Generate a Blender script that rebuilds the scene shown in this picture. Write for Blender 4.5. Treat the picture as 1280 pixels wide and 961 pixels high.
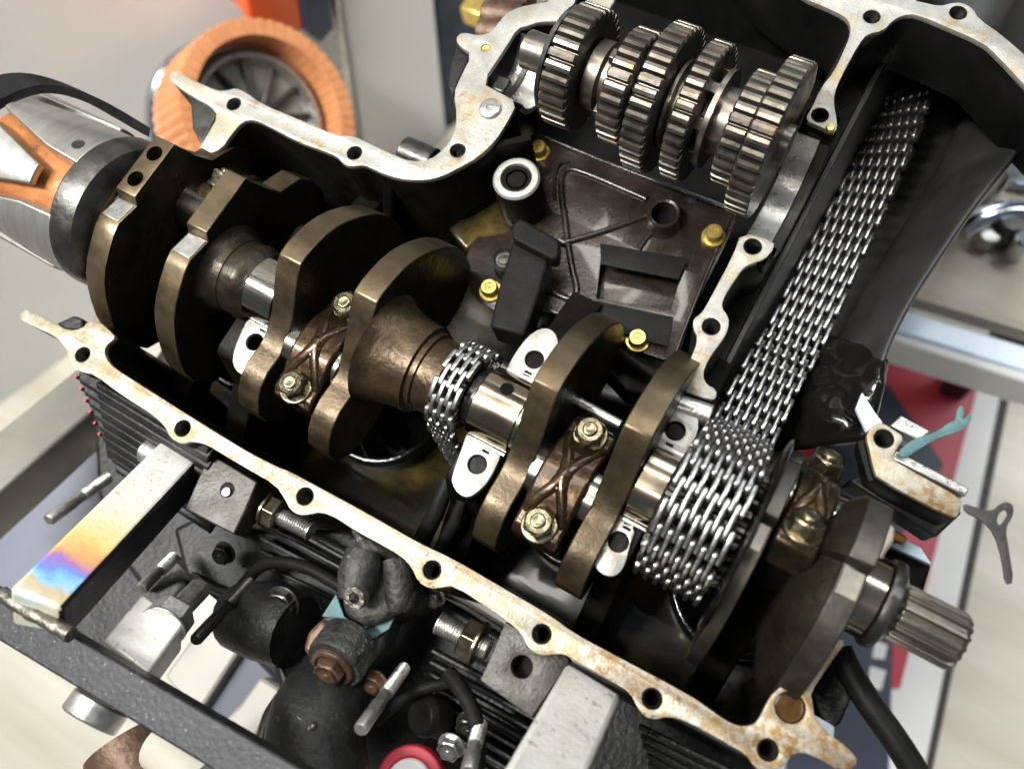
import bpy, bmesh, math, random
from mathutils import Vector, Matrix
random.seed(7)
S = 0.001                                   # everything below is written in millimetres of the engine
sc = bpy.context.scene
for o in list(bpy.data.objects): bpy.data.objects.remove(o)
COL = sc.collection

# ------------------------------------------------------------------ camera
AX = Vector((0.86096639, 0.43028164, -0.27128322)); AY = Vector((0.48740229, -0.8504356, 0.19798559)); AZ = Vector((-0.14551934, -0.302683, -0.94191673))
CAM = Vector((91.33, -59.82, 340.0)); F = 1050.0
def ray(px, py):
    c = Vector((px - 640, py - 480.5, F)); return Vector((AX.dot(c), AY.dot(c), AZ.dot(c)))
def U(px, py, z=0.0):                       # point of the plane at height z
    d = ray(px, py); return CAM + d * ((z - CAM.z) / d.z)
def UX(px, py, x):                          # point of the plane at crank station x
    d = ray(px, py); return CAM + d * ((x - CAM.x) / d.x)
cd = bpy.data.cameras.new('camera'); cam = bpy.data.objects.new('camera', cd); COL.objects.link(cam)
cd.sensor_width = 36; cd.lens = F / 1280 * 36; cd.clip_start = 0.01; cd.clip_end = 60
r = Vector((AX[0], AY[0], AZ[0])); dn = Vector((AX[1], AY[1], AZ[1])); fw = Vector((AX[2], AY[2], AZ[2]))
cam.matrix_world = Matrix(((r.x, -dn.x, -fw.x, CAM.x*S), (r.y, -dn.y, -fw.y, CAM.y*S), (r.z, -dn.z, -fw.z, CAM.z*S), (0, 0, 0, 1)))
cd.dof.use_dof = True; cd.dof.focus_distance = 0.37; cd.dof.aperture_fstop = 6.0
sc.camera = cam
# ------------------------------------------------------------------ light
w = bpy.data.worlds.new('World'); sc.world = w; w.use_nodes = True
w.node_tree.nodes['Background'].inputs[0].default_value = (0.82, 0.9, 1.0, 1); w.node_tree.nodes['Background'].inputs[1].default_value = 0.12
sc.view_settings.view_transform = 'Standard'; sc.view_settings.look = 'None'; sc.view_settings.exposure = 0.0; sc.view_settings.gamma = 1
sc.view_settings.use_curve_mapping = False
def area(name, loc, aim, sx, sy, power, col):
    l = bpy.data.lights.new(name, 'AREA'); l.shape = 'RECTANGLE'; l.size = sx; l.size_y = sy; l.energy = power; l.color = col
    o = bpy.data.objects.new(name, l); COL.objects.link(o); o.location = loc
    o.rotation_euler = (Vector(aim) - Vector(loc)).to_track_quat('-Z', 'Y').to_euler(); return o
for i, (yy, p) in enumerate(((-0.75, 8), (0.05, 9), (0.75, 12))):
    area('ceiling_tube_or_fill', (-0.35, yy, 1.75), (-0.1, yy * 0.4, 0), 1.3, 0.16, p, (1.0, 0.97, 0.9))
area('window_light', (-0.6, 2.3, 1.25), (0, 0.1, 0), 1.6, 1.0, 30, (0.86, 0.94, 1.0))
area('ceiling_tube_or_fill', (0.9, 1.0, 1.6), (0.75, 0.4, -0.5), 1.3, 0.16, 4.5, (0.95, 0.98, 1.0)).data.spread = math.radians(75)  # added fill lamp, aimed at the bench side to brighten it
area('ceiling_tube_or_fill', (-0.75, -0.35, 1.3), (-0.75, 0.3, -0.4), 1.0, 0.16, 19, (1.0, 0.99, 0.98)).data.spread = math.radians(90)  # added fill lamp that brightens the left wall and floor

# ------------------------------------------------------------------ materials
def mat(name, c1, c2=None, sc_=60, rough=0.5, metal=0.0, bump=0.0, bs=300, lo=0.35, hi=0.65, spots=None, rvar=0.0, coat=0.0, stretch=None, spec=0.5):
    m = bpy.data.materials.new(name); m.use_nodes = True; n = m.node_tree.nodes; l = m.node_tree.links
    b = n['Principled BSDF']; b.inputs['Metallic'].default_value = metal; b.inputs['Roughness'].default_value = rough; b.inputs['Specular IOR Level'].default_value = spec
    tc = n.new('ShaderNodeTexCoord'); mp = n.new('ShaderNodeMapping'); l.new(tc.outputs['Object'], mp.inputs[0])
    if stretch: mp.inputs['Scale'].default_value = stretch
    nz = n.new('ShaderNodeTexNoise'); nz.inputs['Scale'].default_value = sc_; nz.inputs['Detail'].default_value = 6; nz.inputs['Roughness'].default_value = 0.62
    l.new(mp.outputs[0], nz.inputs['Vector'])
    rp = n.new('ShaderNodeValToRGB'); rp.color_ramp.elements[0].position = lo; rp.color_ramp.elements[1].position = hi
    rp.color_ramp.elements[0].color = (*c1, 1); rp.color_ramp.elements[1].color = (*(c2 or c1), 1)
    l.new(nz.outputs['Fac'], rp.inputs[0]); out = rp.outputs[0]
    for (col, s, a, bb, big) in (spots or []):          # stains: noise mask (times a coarse mask) towards a colour
        q = n.new('ShaderNodeTexNoise'); q.inputs['Scale'].default_value = s; q.inputs['Detail'].default_value = 5; q.inputs['Roughness'].default_value = 0.7
        l.new(tc.outputs['Object'], q.inputs['Vector'])
        mr = n.new('ShaderNodeMapRange'); mr.inputs[1].default_value = a; mr.inputs[2].default_value = bb; l.new(q.outputs['Fac'], mr.inputs[0]); fac = mr.outputs[0]
        if big:
            q2 = n.new('ShaderNodeTexNoise'); q2.inputs['Scale'].default_value = big; q2.inputs['Detail'].default_value = 2; l.new(tc.outputs['Object'], q2.inputs['Vector'])
            m2 = n.new('ShaderNodeMapRange'); m2.inputs[1].default_value = 0.42; m2.inputs[2].default_value = 0.6; l.new(q2.outputs['Fac'], m2.inputs[0])
            mu = n.new('ShaderNodeMath'); mu.operation = 'MULTIPLY'; l.new(fac, mu.inputs[0]); l.new(m2.outputs[0], mu.inputs[1]); fac = mu.outputs[0]
        mx = n.new('ShaderNodeMix'); mx.data_type = 'RGBA'; l.new(fac, mx.inputs['Factor']); l.new(out, mx.inputs['A']); mx.inputs['B'].default_value = (*col, 1); out = mx.outputs['Result']
    l.new(out, b.inputs['Base Color'])
    if rvar:
        mr = n.new('ShaderNodeMapRange'); mr.inputs[1].default_value = 0.3; mr.inputs[2].default_value = 0.7; mr.inputs[3].default_value = max(0.03, rough - rvar); mr.inputs[4].default_value = rough + rvar
        q = n.new('ShaderNodeTexNoise'); q.inputs['Scale'].default_value = sc_ * 2.3; q.inputs['Detail'].default_value = 4; l.new(mp.outputs[0], q.inputs['Vector'])
        l.new(q.outputs['Fac'], mr.inputs[0]); l.new(mr.outputs[0], b.inputs['Roughness'])
    if bump:
        q = n.new('ShaderNodeTexNoise'); q.inputs['Scale'].default_value = bs; q.inputs['Detail'].default_value = 5; l.new(mp.outputs[0], q.inputs['Vector'])
        bp = n.new('ShaderNodeBump'); bp.inputs['Strength'].default_value = bump; bp.inputs['Distance'].default_value = 0.001; l.new(q.outputs['Fac'], bp.inputs['Height']); l.new(bp.outputs[0], b.inputs['Normal'])
    if coat: b.inputs['Coat Weight'].default_value = coat; b.inputs['Coat Roughness'].default_value = 0.06
    m.diffuse_color = (*c1, 1)
    return m
STAIN = [((0.32, 0.25, 0.14), 110, 0.46, 0.62, 0), ((0.22, 0.115, 0.035), 240, 0.44, 0.60, 11), ((0.15, 0.055, 0.015), 520, 0.58, 0.64, 18), ((0.66, 0.63, 0.55), 800, 0.63, 0.69, 0), ((0.05, 0.04, 0.03), 1300, 0.68, 0.72, 0)]
STAIN2 = [((0.34, 0.29, 0.18), 70, 0.50, 0.66, 0), ((0.28, 0.15, 0.035), 240, 0.53, 0.62, 20), ((0.09, 0.08, 0.065), 900, 0.60, 0.66, 30), ((0.05, 0.04, 0.03), 1500, 0.66, 0.70, 0)]
M = dict(
 face=mat('machined_aluminium', (0.31, 0.29, 0.235), (0.41, 0.39, 0.325), 90, 0.44, 0.45, 0.25, 900, spots=STAIN, rvar=0.1),
 face2=mat('pale_machined_aluminium', (0.30, 0.293, 0.265), (0.40, 0.392, 0.358), 90, 0.42, 0.45, 0.25, 900, spots=STAIN2, rvar=0.1),
 pad=mat('clean_machined_pad', (0.34, 0.335, 0.31), (0.43, 0.42, 0.39), 200, 0.42, 0.5, 0.15, 900, spots=[((0.30, 0.24, 0.13), 120, 0.52, 0.72, 0), ((0.08, 0.07, 0.06), 900, 0.66, 0.7, 0)]),
 case=mat('oily_dark_casting', (0.003, 0.0027, 0.0023), (0.008, 0.0065, 0.0045), 45, 0.4, 0.0, 0.3, 260, spec=0.08, rvar=0.12),
 bore=mat('oil_stained_casting', (0.012, 0.009, 0.003), (0.17, 0.12, 0.03), 18, 0.22, 0.1, 0.12, 90, lo=.44, hi=.74, spec=0.5, coat=0.5),
 black=mat('black_case_paint', (0.004, 0.004, 0.004), (0.010, 0.0097, 0.009), 30, 0.42, 0.0, 0.18, 420, spec=0.08, rvar=0.1),
 chamber=mat('chamber_sheen_black', (0.012, 0.012, 0.012), (0.028, 0.027, 0.026), 30, 0.42, 0.0, 0.1, 420, spec=0.5),
 gloss=mat('oily_glossy_black', (0.004, 0.004, 0.004), (0.008, 0.0075, 0.006), 30, 0.16, 0.0, 0.25, 260, spec=0.5),
 outer=mat('grey_black_engine_paint', (0.006, 0.006, 0.006), (0.018, 0.018, 0.017), 70, 0.42, 0.0, 0.5, 350, spec=0.25, spots=[((0.07, 0.07, 0.065), 500, 0.58, 0.7, 40)]),
 rough=mat('weathered_grey_casting', (0.014, 0.014, 0.013), (0.065, 0.064, 0.058), 110, 0.55, 0.5, 0.9, 380, spots=[((0.3, 0.29, 0.27), 500, 0.56, 0.68, 30)]),
 web=mat('oil_browned_forging', (0.080, 0.060, 0.034), (0.145, 0.112, 0.068), 55, 0.38, 0.85, 0.07, 420, rvar=0.06),
 wface=mat('dark_forged_face', (0.015, 0.012, 0.0075), (0.034, 0.0275, 0.018), 60, 0.36, 0.5, 0.3, 300, rvar=0.1, spec=0.3),
 wrough=mat('rough_forged_rim', (0.044, 0.032, 0.018), (0.098, 0.072, 0.042), 60, 0.38, 0.75, 0.14, 600, rvar=0.1),
 cone=mat('brown_forged_cone', (0.036, 0.024, 0.013), (0.085, 0.058, 0.033), 80, 0.36, 0.7, 0.35, 420, rvar=0.08),
 web2=mat('greyed_oily_forging', (0.060, 0.054, 0.045), (0.115, 0.106, 0.09), 60, 0.4, 0.85, 0.1, 420, rvar=0.07),
 forge=mat('rough_oily_forging', (0.026, 0.016, 0.008), (0.070, 0.042, 0.021), 90, 0.3, 0.8, 0.22, 300, coat=0.25, rvar=0.08),
 steel=mat('ground_steel', (0.34, 0.31, 0.26), (0.46, 0.43, 0.37), 25, 0.17, 1.0, 0.0, stretch=(1, 40, 40), rvar=0.06),
 copper=mat('heat_tinted_journal', (0.40, 0.30, 0.20), (0.48, 0.42, 0.33), 22, 0.17, 1.0, rvar=0.05),
 gear=mat('oily_gear_steel', (0.085, 0.074, 0.058), (0.20, 0.178, 0.15), 60, 0.38, 0.9, 0.1, 600, spots=[((0.22, 0.13, 0.06), 70, 0.6, 0.72, 0)], rvar=0.1),
 chain=mat('oily_chain_steel', (0.36, 0.35, 0.33), (0.52, 0.51, 0.49), 150, 0.33, 1.0, rvar=0.08),
 bolt=mat('yellowish_bolt_steel', (0.19, 0.16, 0.095), (0.32, 0.28, 0.19), 120, 0.27, 0.95, 0.04, 900, rvar=0.08),
 zinc=mat('yellow_zinc', (0.55, 0.38, 0.09), (0.72, 0.55, 0.18), 150, 0.3, 0.8, 0.15, 700),
 bare=mat('bare_steel', (0.42, 0.41, 0.38), (0.60, 0.59, 0.56), 120, 0.33, 0.9, 0.15, 600, rvar=0.1, spots=[((0.25, 0.2, 0.14), 300, 0.6, 0.7, 0)]),
 tube=mat('scratched_steel_tube', (0.66, 0.65, 0.60), (0.78, 0.77, 0.73), 80, 0.38, 0.3, 0.3, 500, spots=[((0.10, 0.10, 0.09), 800, 0.62, 0.66, 30), ((0.3, 0.28, 0.22), 200, 0.58, 0.7, 0)], rvar=0.1),
 grey=mat('grey_steel_plate', (0.045, 0.043, 0.038), (0.085, 0.082, 0.073), 90, 0.48, 0.7, 0.3, 600),
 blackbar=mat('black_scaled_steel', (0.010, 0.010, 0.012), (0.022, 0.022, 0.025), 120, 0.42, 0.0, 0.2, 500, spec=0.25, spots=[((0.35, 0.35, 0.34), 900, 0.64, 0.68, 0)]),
 amber=mat('amber_oil', (0.05, 0.022, 0.006), (0.11, 0.055, 0.012), 120, 0.15, 0.0, coat=1.0),
 weld=mat('weld_bead_steel', (0.10, 0.09, 0.075), (0.28, 0.26, 0.22), 200, 0.42, 0.85, 0.8, 500),
 plate=mat('brown_plated_steel', (0.014, 0.0095, 0.007), (0.034, 0.0235, 0.0175), 55, 0.27, 0.3, 0.2, 600, coat=0.35, rvar=0.08),
 rubber=mat('black_rubber', (0.006, 0.006, 0.006), (0.013, 0.0125, 0.012), 80, 0.5, 0.0, 0.2, 500, spec=0.1),
 hole=mat('dark_hole', (0.003, 0.0025, 0.002), (0.005, 0.004, 0.003), 60, 0.5, spec=0.1),
 dkmetal=mat('dark_grey_steel', (0.045, 0.043, 0.039), (0.10, 0.097, 0.09), 80, 0.34, 0.85, 0.15, 500, rvar=0.08),
 alu=mat('brushed_claw_steel', (0.36, 0.355, 0.33), (0.48, 0.47, 0.44), 30, 0.34, 0.9, 0.12, 400, stretch=(6, 1, 1)),
 coil=mat('copper_coil_varnish', (0.27, 0.095, 0.025), (0.42, 0.165, 0.05), 70, 0.38, 0.25, 0.3, 300, spots=[((0.10, 0.05, 0.02), 120, 0.6, 0.7, 0)]),
 shaft=mat('splined_shaft_steel', (0.14, 0.125, 0.105), (0.24, 0.215, 0.18), 60, 0.33, 0.9, rvar=0.06),
 teal=mat('teal_gasket_paper', (0.05, 0.12, 0.13), (0.10, 0.20, 0.21), 120, 0.6, 0.0, 0.4, 600),
 gask=mat('dark_gasket_paper', (0.018, 0.016, 0.014), (0.04, 0.036, 0.032), 150, 0.55, 0.0, 0.4, 600),
 red=mat('red_vinyl', (0.42, 0.022, 0.045), (0.50, 0.035, 0.06), 12, 0.45, 0.0, 0.1, 200),
 navy=mat('navy_vinyl', (0.02, 0.028, 0.055), (0.035, 0.045, 0.08), 12, 0.5),
 white=mat('white_vinyl', (0.72, 0.72, 0.70), (0.80, 0.80, 0.78), 8, 0.5),
 cream=mat('cream_enamel', (0.40, 0.37, 0.30), (0.48, 0.45, 0.38), 10, 0.4),
 wall=mat('white_wall_paint', (0.78, 0.78, 0.765), (0.82, 0.82, 0.805), 3, 0.6, 0.0, 0.05, 60),
 floor=None,
 orange=mat('orange_wrap_tape', (0.50, 0.195, 0.075), (0.60, 0.26, 0.11), 40, 0.5, 0.0, 0.3, 300),
 opaint=mat('orange_paint', (0.62, 0.09, 0.02), (0.68, 0.12, 0.03), 10, 0.4),
 glass=mat('polished_rim_steel', (0.58, 0.63, 0.70), (0.72, 0.76, 0.82), 12, 0.14, 1.0),
 dkblue=mat('dark_blue_cloth', (0.020, 0.035, 0.06), (0.05, 0.075, 0.11), 20, 0.7),
 wood=mat('worn_bench_board', (0.30, 0.25, 0.19), (0.44, 0.38, 0.30), 6, 0.4, 0.0, 0.1, 80, stretch=(1, 6, 1)),
 bluegrey=mat('blue_grey_enamel', (0.075, 0.083, 0.115), (0.10, 0.11, 0.15), 8, 0.4),
 pale=mat('pale_blue_plastic', (0.55, 0.68, 0.82), (0.72, 0.82, 0.92), 12, 0.25),
 brass=mat('copper_strap', (0.55, 0.25, 0.07), (0.66, 0.33, 0.10), 80, 0.3, 0.9),
 flange=mat('pinkish_stained_flange', (0.52, 0.42, 0.33), (0.64, 0.54, 0.44), 70, 0.42, 0.5, 0.3, 800, spots=[((0.28, 0.16, 0.07), 260, 0.58, 0.68, 0), ((0.08, 0.05, 0.03), 900, 0.66, 0.7, 0)]),
 beam=mat('brushed_grey_beam', (0.26, 0.25, 0.22), (0.40, 0.39, 0.35), 10, 0.4, 0.6, 0.1, 200, stretch=(1, 1, 1)),
 rust=mat('rusty_casting', (0.05, 0.028, 0.018), (0.16, 0.095, 0.06), 80, 0.5, 0.5, 0.6, 300),
 beige=mat('beige_enamel', (0.30, 0.28, 0.24), (0.36, 0.34, 0.30), 10, 0.45),
)
def floor_mat():
    m = mat('wood_look_tile', (0.46, 0.42, 0.34), (0.62, 0.59, 0.51), 2.2, 0.35, 0.0, 0.05, 60, stretch=(1, 7, 1)); return m
M['floor'] = floor_mat()
def heat_mat(p_end, p_axis):
    """steel tube with heat tint bands next to the weld at its end"""
    m = M['tube'].copy(); m.name = 'heat_tinted_steel_tube'; n = m.node_tree.nodes; l = m.node_tree.links; b = n['Principled BSDF']
    src = b.inputs['Base Color'].links[0].from_socket
    g = n.new('ShaderNodeNewGeometry'); sub = n.new('ShaderNodeVectorMath'); sub.operation = 'SUBTRACT'; sub.inputs[1].default_value = p_end; l.new(g.outputs['Position'], sub.inputs[0])
    dt = n.new('ShaderNodeVectorMath'); dt.operation = 'DOT_PRODUCT'; dt.inputs[1].default_value = p_axis; l.new(sub.outputs[0], dt.inputs[0])
    q = n.new('ShaderNodeTexNoise'); q.inputs['Scale'].default_value = 90; q.inputs['Detail'].default_value = 6; l.new(g.outputs['Position'], q.inputs['Vector'])
    ad = n.new('ShaderNodeMath'); ad.operation = 'MULTIPLY_ADD'; ad.inputs[1].default_value = 0.016; l.new(q.outputs['Fac'], ad.inputs[0]); l.new(dt.outputs['Value'], ad.inputs[2])
    mr = n.new('ShaderNodeMapRange'); mr.inputs[1].default_value = 0.004; mr.inputs[2].default_value = 0.060; l.new(ad.outputs[0], mr.inputs[0])
    rp = n.new('ShaderNodeValToRGB'); e = rp.color_ramp.elements
    cols = [(0.0, (0.34, 0.50, 0.52)), (0.10, (0.52, 0.50, 0.36)), (0.19, (0.55, 0.40, 0.20)), (0.27, (0.16, 0.50, 0.80)), (0.34, (0.06, 0.18, 0.66)), (0.41, (0.28, 0.08, 0.42)), (0.50, (0.62, 0.26, 0.05)), (0.66, (0.80, 0.52, 0.12)), (0.85, (0.72, 0.62, 0.36)), (1.0, (0.70, 0.66, 0.52))]
    e[0].position, e[0].color = cols[0][0], (*cols[0][1], 1); e[1].position, e[1].color = cols[-1][0], (*cols[-1][1], 1)
    for p, c in cols[1:-1]:
        k = e.new(p); k.color = (*c, 1)
    l.new(mr.outputs[0], rp.inputs[0])
    fm = n.new('ShaderNodeMapRange'); fm.inputs[1].default_value = 0.075; fm.inputs[2].default_value = 0.045; fm.inputs[3].default_value = 0.0; fm.inputs[4].default_value = 0.84; l.new(dt.outputs['Value'], fm.inputs[0])
    mx = n.new('ShaderNodeMix'); mx.data_type = 'RGBA'; l.new(fm.outputs[0], mx.inputs['Factor']); l.new(src, mx.inputs['A']); l.new(rp.outputs[0], mx.inputs['B']); l.new(mx.outputs['Result'], b.inputs['Base Color'])
    return m

# ------------------------------------------------------------------ building helpers
ORIG = {}
def thing(name, label, cat, at=(0, 0, 0), group=None):
    o = bpy.data.objects.new(name, None); COL.objects.link(o); o.empty_display_size = 0.01
    o.location = Vector(at) * S; o['label'] = label; o['category'] = cat
    if group: o['group'] = group
    ORIG[o] = Vector(at); return o
def tag(o, label, cat, group=None):
    o['label'] = label; o['category'] = cat
    if group: o['group'] = group
    return o
def place(name, me, parent, origin, bevel=0, seg=2, kind=None, label=None, angle=35):
    o = bpy.data.objects.new(name, me); COL.objects.link(o)
    if parent is not None: o.parent = parent; ORIG[o] = ORIG[parent]
    else: o.location = Vector(origin) * S; ORIG[o] = Vector(origin)
    if bevel:
        b = o.modifiers.new('bevel', 'BEVEL'); b.width = bevel * S; b.segments = seg; b.limit_method = 'ANGLE'; b.angle_limit = math.radians(30)
    if kind: o['kind'] = kind
    if label: o['label'] = label
    return o
class MB:
    def __init__(s): s.v = []; s.f = []; s.m = []
    def add(s, vs, fs, mi=0):
        k = len(s.v); s.v += [Vector(v) for v in vs]; s.f += [tuple(i + k for i in f) for f in fs]; s.m += [mi] * len(fs); return s
    def hexa(s, a, b, mi=0):                      # a: 4 points, b: 4 points opposite
        return s.add(list(a) + list(b), [(3, 2, 1, 0), (4, 5, 6, 7), (0, 1, 5, 4), (1, 2, 6, 5), (2, 3, 7, 6), (3, 0, 4, 7)], mi)
    def box(s, c, size, axes=None, mi=0):
        ax = axes or (Vector((1, 0, 0)), Vector((0, 1, 0)), Vector((0, 0, 1))); c = Vector(c); h = [x / 2 for x in size]
        q = lambda i, j, k: c + ax[0] * (i * h[0]) + ax[1] * (j * h[1]) + ax[2] * (k * h[2])
        return s.hexa([q(-1, -1, -1), q(1, -1, -1), q(1, 1, -1), q(-1, 1, -1)], [q(-1, -1, 1), q(1, -1, 1), q(1, 1, 1), q(-1, 1, 1)], mi)
    def lathe(s, o, axis, prof, n=32, mi=0, closed=False, a0=0.0, a1=2 * math.pi, ref=None, caps=True):
        o = Vector(o); ax = Vector(axis).normalized(); e1 = Vector(ref) if ref else (Vector((0, 0, 1)) if abs(ax.z) < 0.9 else Vector((0, 1, 0)))
        e1 = (e1 - ax * e1.dot(ax)).normalized(); e2 = ax.cross(e1); full = abs(a1 - a0 - 2 * math.pi) < 1e-6; m = n if full else n + 1
        vs = []
        for h, rr in prof:
            for i in range(m):
                t = a0 + (a1 - a0) * i / n; vs.append(o + ax * h + (e1 * math.cos(t) + e2 * math.sin(t)) * rr)
        fs = []; P = len(prof); rng = range(P if closed else P - 1)
        for j in rng:
            j2 = (j + 1) % P
            for i in range(n):
                i2 = (i + 1) % m; fs.append((j * m + i, j * m + i2, j2 * m + i2, j2 * m + i))
        if not closed and caps:
            if prof[0][1] > 1e-6 and full: fs.append(tuple(range(m - 1, -1, -1)))
            if prof[-1][1] > 1e-6 and full: fs.append(tuple((P - 1) * m + i for i in range(m)))
        return s.add(vs, fs, mi)
    def cyl(s, p0, p1, r0, r1=None, n=24, mi=0, ch=0):
        p0 = Vector(p0); p1 = Vector(p1); L = (p1 - p0).length; r1 = r0 if r1 is None else r1
        pr = [(0, r0), (L, r1)] if not ch else [(0, r0 - ch), (ch, r0), (L - ch, r1), (L, r1 - ch)]
        return s.lathe(p0, p1 - p0, pr, n, mi)
    def prism(s, poly, vec, mi=0):
        n = len(poly); v = Vector(vec); a = [Vector(p) for p in poly]
        return s.add(a + [p + v for p in a], [tuple(range(n - 1, -1, -1)), tuple(range(n, 2 * n))] + [(i, (i + 1) % n, n + (i + 1) % n, n + i) for i in range(n)], mi)
    def tube(s, pts, rad, n=10, mi=0):
        pts = [Vector(p) for p in pts]; vs = []; N = len(pts); rad = rad if isinstance(rad, (list, tuple)) else [rad] * N
        if len(rad) != N: m0 = len(rad) - 1; rad = [(lambda f: rad[int(f)] * (1 - f % 1) + rad[min(int(f) + 1, m0)] * (f % 1))(i * m0 / (N - 1)) for i in range(N)]
        up = Vector((0.13, 0.21, 0.97))
        for i, p in enumerate(pts):
            t = (pts[min(i + 1, N - 1)] - pts[max(i - 1, 0)]).normalized(); e1 = (up - t * up.dot(t)).normalized(); e2 = t.cross(e1)
            vs += [p + (e1 * math.cos(2 * math.pi * k / n) + e2 * math.sin(2 * math.pi * k / n)) * rad[i] for k in range(n)]
        fs = [(i * n + k, i * n + (k + 1) % n, (i + 1) * n + (k + 1) % n, (i + 1) * n + k) for i in range(N - 1) for k in range(n)]
        fs += [tuple(range(n - 1, -1, -1)), tuple((N - 1) * n + k for k in range(n))]
        return s.add(vs, fs, mi)
    def hexhead(s, o, axis, af, h, mi=0, washer=0, wh=1.0, dimple=0.0, turn=0.3):
        o = Vector(o); ax = Vector(axis).normalized(); z0 = 0
        if washer: s.lathe(o, ax, [(0, washer), (wh * .7, washer), (wh, washer * .93)], 28, mi); z0 = wh
        R = af / math.sqrt(3); e1 = Vector((1, 0, 0)); e1 = (e1 - ax * e1.dot(ax)).normalized(); e2 = ax.cross(e1)
        p = lambda h_, r_, k, off=0: o + ax * (z0 + h_) + (e1 * math.cos(turn + k * math.pi / 3 + off) + e2 * math.sin(turn + k * math.pi / 3 + off)) * r_
        vs = [p(0, R, k) for k in range(6)] + [p(h * .86, R, k) for k in range(6)]
        fs = [(k, (k + 1) % 6, 6 + (k + 1) % 6, 6 + k) for k in range(6)]; s.add(vs, fs, mi)
        rows = [(h * .86, None), (h, af * .47)]
        ring = [o + ax * (z0 + h) + (e1 * math.cos(t) + e2 * math.sin(t)) * af * .46 for t in [turn + i * math.pi / 9 for i in range(18)]]
        base = [p(h * .86, R, k) for k in range(6)]; vs = base + ring; fs = []
        for k in range(6):
            a = k; b = (k + 1) % 6; i = 6 + k * 3; fs += [(a, i + 1, i), (a, b, 6 + (k * 3 + 2) % 18), (a, 6 + (k * 3 + 2) % 18, 6 + (k * 3 + 1) % 18), (b, 6 + (k * 3 + 3) % 18, 6 + (k * 3 + 2) % 18)]
        s.add(vs, fs, mi)
        r0 = af * .46
        s.lathe(o + ax * (z0 + h), ax, [(0, r0), (0, r0 * .62), (-dimple, r0 * .56), (-dimple, r0 * .3), (dimple * .6, r0 * .24), (dimple * .6, 0.0001)] if dimple else [(0, r0), (0, 0.0001)], 18, mi)
        return s
    def build(s, name, mats, parent=None, bevel=0, seg=2, origin=None, angle=35, kind=None, label=None, smooth=True, clean=True):
        og = ORIG[parent] if parent is not None else Vector(origin if origin is not None else (0, 0, 0))
        me = bpy.data.meshes.new(name); me.from_pydata([(v - og) * S for v in s.v], [], s.f)
        mats = mats if isinstance(mats, (list, tuple)) else [mats]
        for m in mats: me.materials.append(M[m] if isinstance(m, str) else m)
        if len(mats) > 1: me.polygons.foreach_set('material_index', s.m)
        if clean:
            bm = bmesh.new(); bm.from_mesh(me); bmesh.ops.remove_doubles(bm, verts=bm.verts, dist=1e-6); bmesh.ops.recalc_face_normals(bm, faces=bm.faces); bm.to_mesh(me); bm.free()
        if smooth:
            me.shade_smooth(); me.set_sharp_from_angle(angle=math.radians(angle))
        return place(name, me, parent, og, bevel, seg, kind, label)
def chaikin(p, k=2, closed=True):
    for _ in range(k):
        q = []; n = len(p); rng = range(n if closed else n - 1)
        if not closed: q.append(p[0])
        for i in rng:
            a = Vector(p[i]); b = Vector(p[(i + 1) % n]); q += [a * .75 + b * .25, a * .25 + b * .75]
        if not closed: q.append(p[-1])
        p = q
    return p
def circ(c, rr, n=24): return [(c[0] + rr * math.cos(2 * math.pi * i / n), c[1] + rr * math.sin(2 * math.pi * i / n)) for i in range(n)]
def plate(name, outlines, z0, z1, mt, parent, bevel=0.4, frame=None, origin=None, kind=None):
    """flat outlines (the first is the outer edge, the rest are openings), extruded from z0 to z1 with rounded edges"""
    cu = bpy.data.curves.new(name, 'CURVE'); cu.dimensions = '2D'; cu.fill_mode = 'BOTH'; cu.extrude = max(0.01, (z1 - z0) / 2 - bevel); cu.bevel_depth = bevel; cu.offset = -bevel; cu.bevel_resolution = 1
    for pl in outlines:
        sp = cu.splines.new('POLY'); sp.points.add(len(pl) - 1); sp.use_cyclic_u = True
        for i, p in enumerate(pl): sp.points[i].co = (p[0], p[1], 0, 1)
    o = bpy.data.objects.new('tmp', cu); COL.objects.link(o); bpy.context.view_layer.update()
    me = bpy.data.meshes.new_from_object(o.evaluated_get(bpy.context.evaluated_depsgraph_get())); bpy.data.objects.remove(o); bpy.data.curves.remove(cu)
    og = ORIG[parent] if parent is not None else Vector(origin or (0, 0, 0))
    fo, fx, fy, fz = frame if frame else (Vector((0, 0, 0)), Vector((1, 0, 0)), Vector((0, 1, 0)), Vector((0, 0, 1)))
    zm = (z0 + z1) / 2
    for v in me.vertices: v.co = (fo + fx * v.co.x + fy * v.co.y + fz * (v.co.z + zm) - og) * S
    me.materials.clear(); me.materials.append(M[mt] if isinstance(mt, str) else mt); me.name = name
    bm = bmesh.new(); bm.from_mesh(me); bmesh.ops.remove_doubles(bm, verts=bm.verts, dist=1e-6); bmesh.ops.recalc_face_normals(bm, faces=bm.faces); bm.to_mesh(me); bm.free()
    me.shade_smooth(); me.set_sharp_from_angle(angle=math.radians(28))
    return place(name, me, parent, og, kind=kind)
def px(pts, z=0.0, k=1):
    p = [U(a, b, z).xy for a, b in pts]; return [tuple(q) for q in (chaikin(p, k) if k else p)]
X = Vector((1, 0, 0)); Y = Vector((0, 1, 0)); Z = Vector((0, 0, 1))

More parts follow.
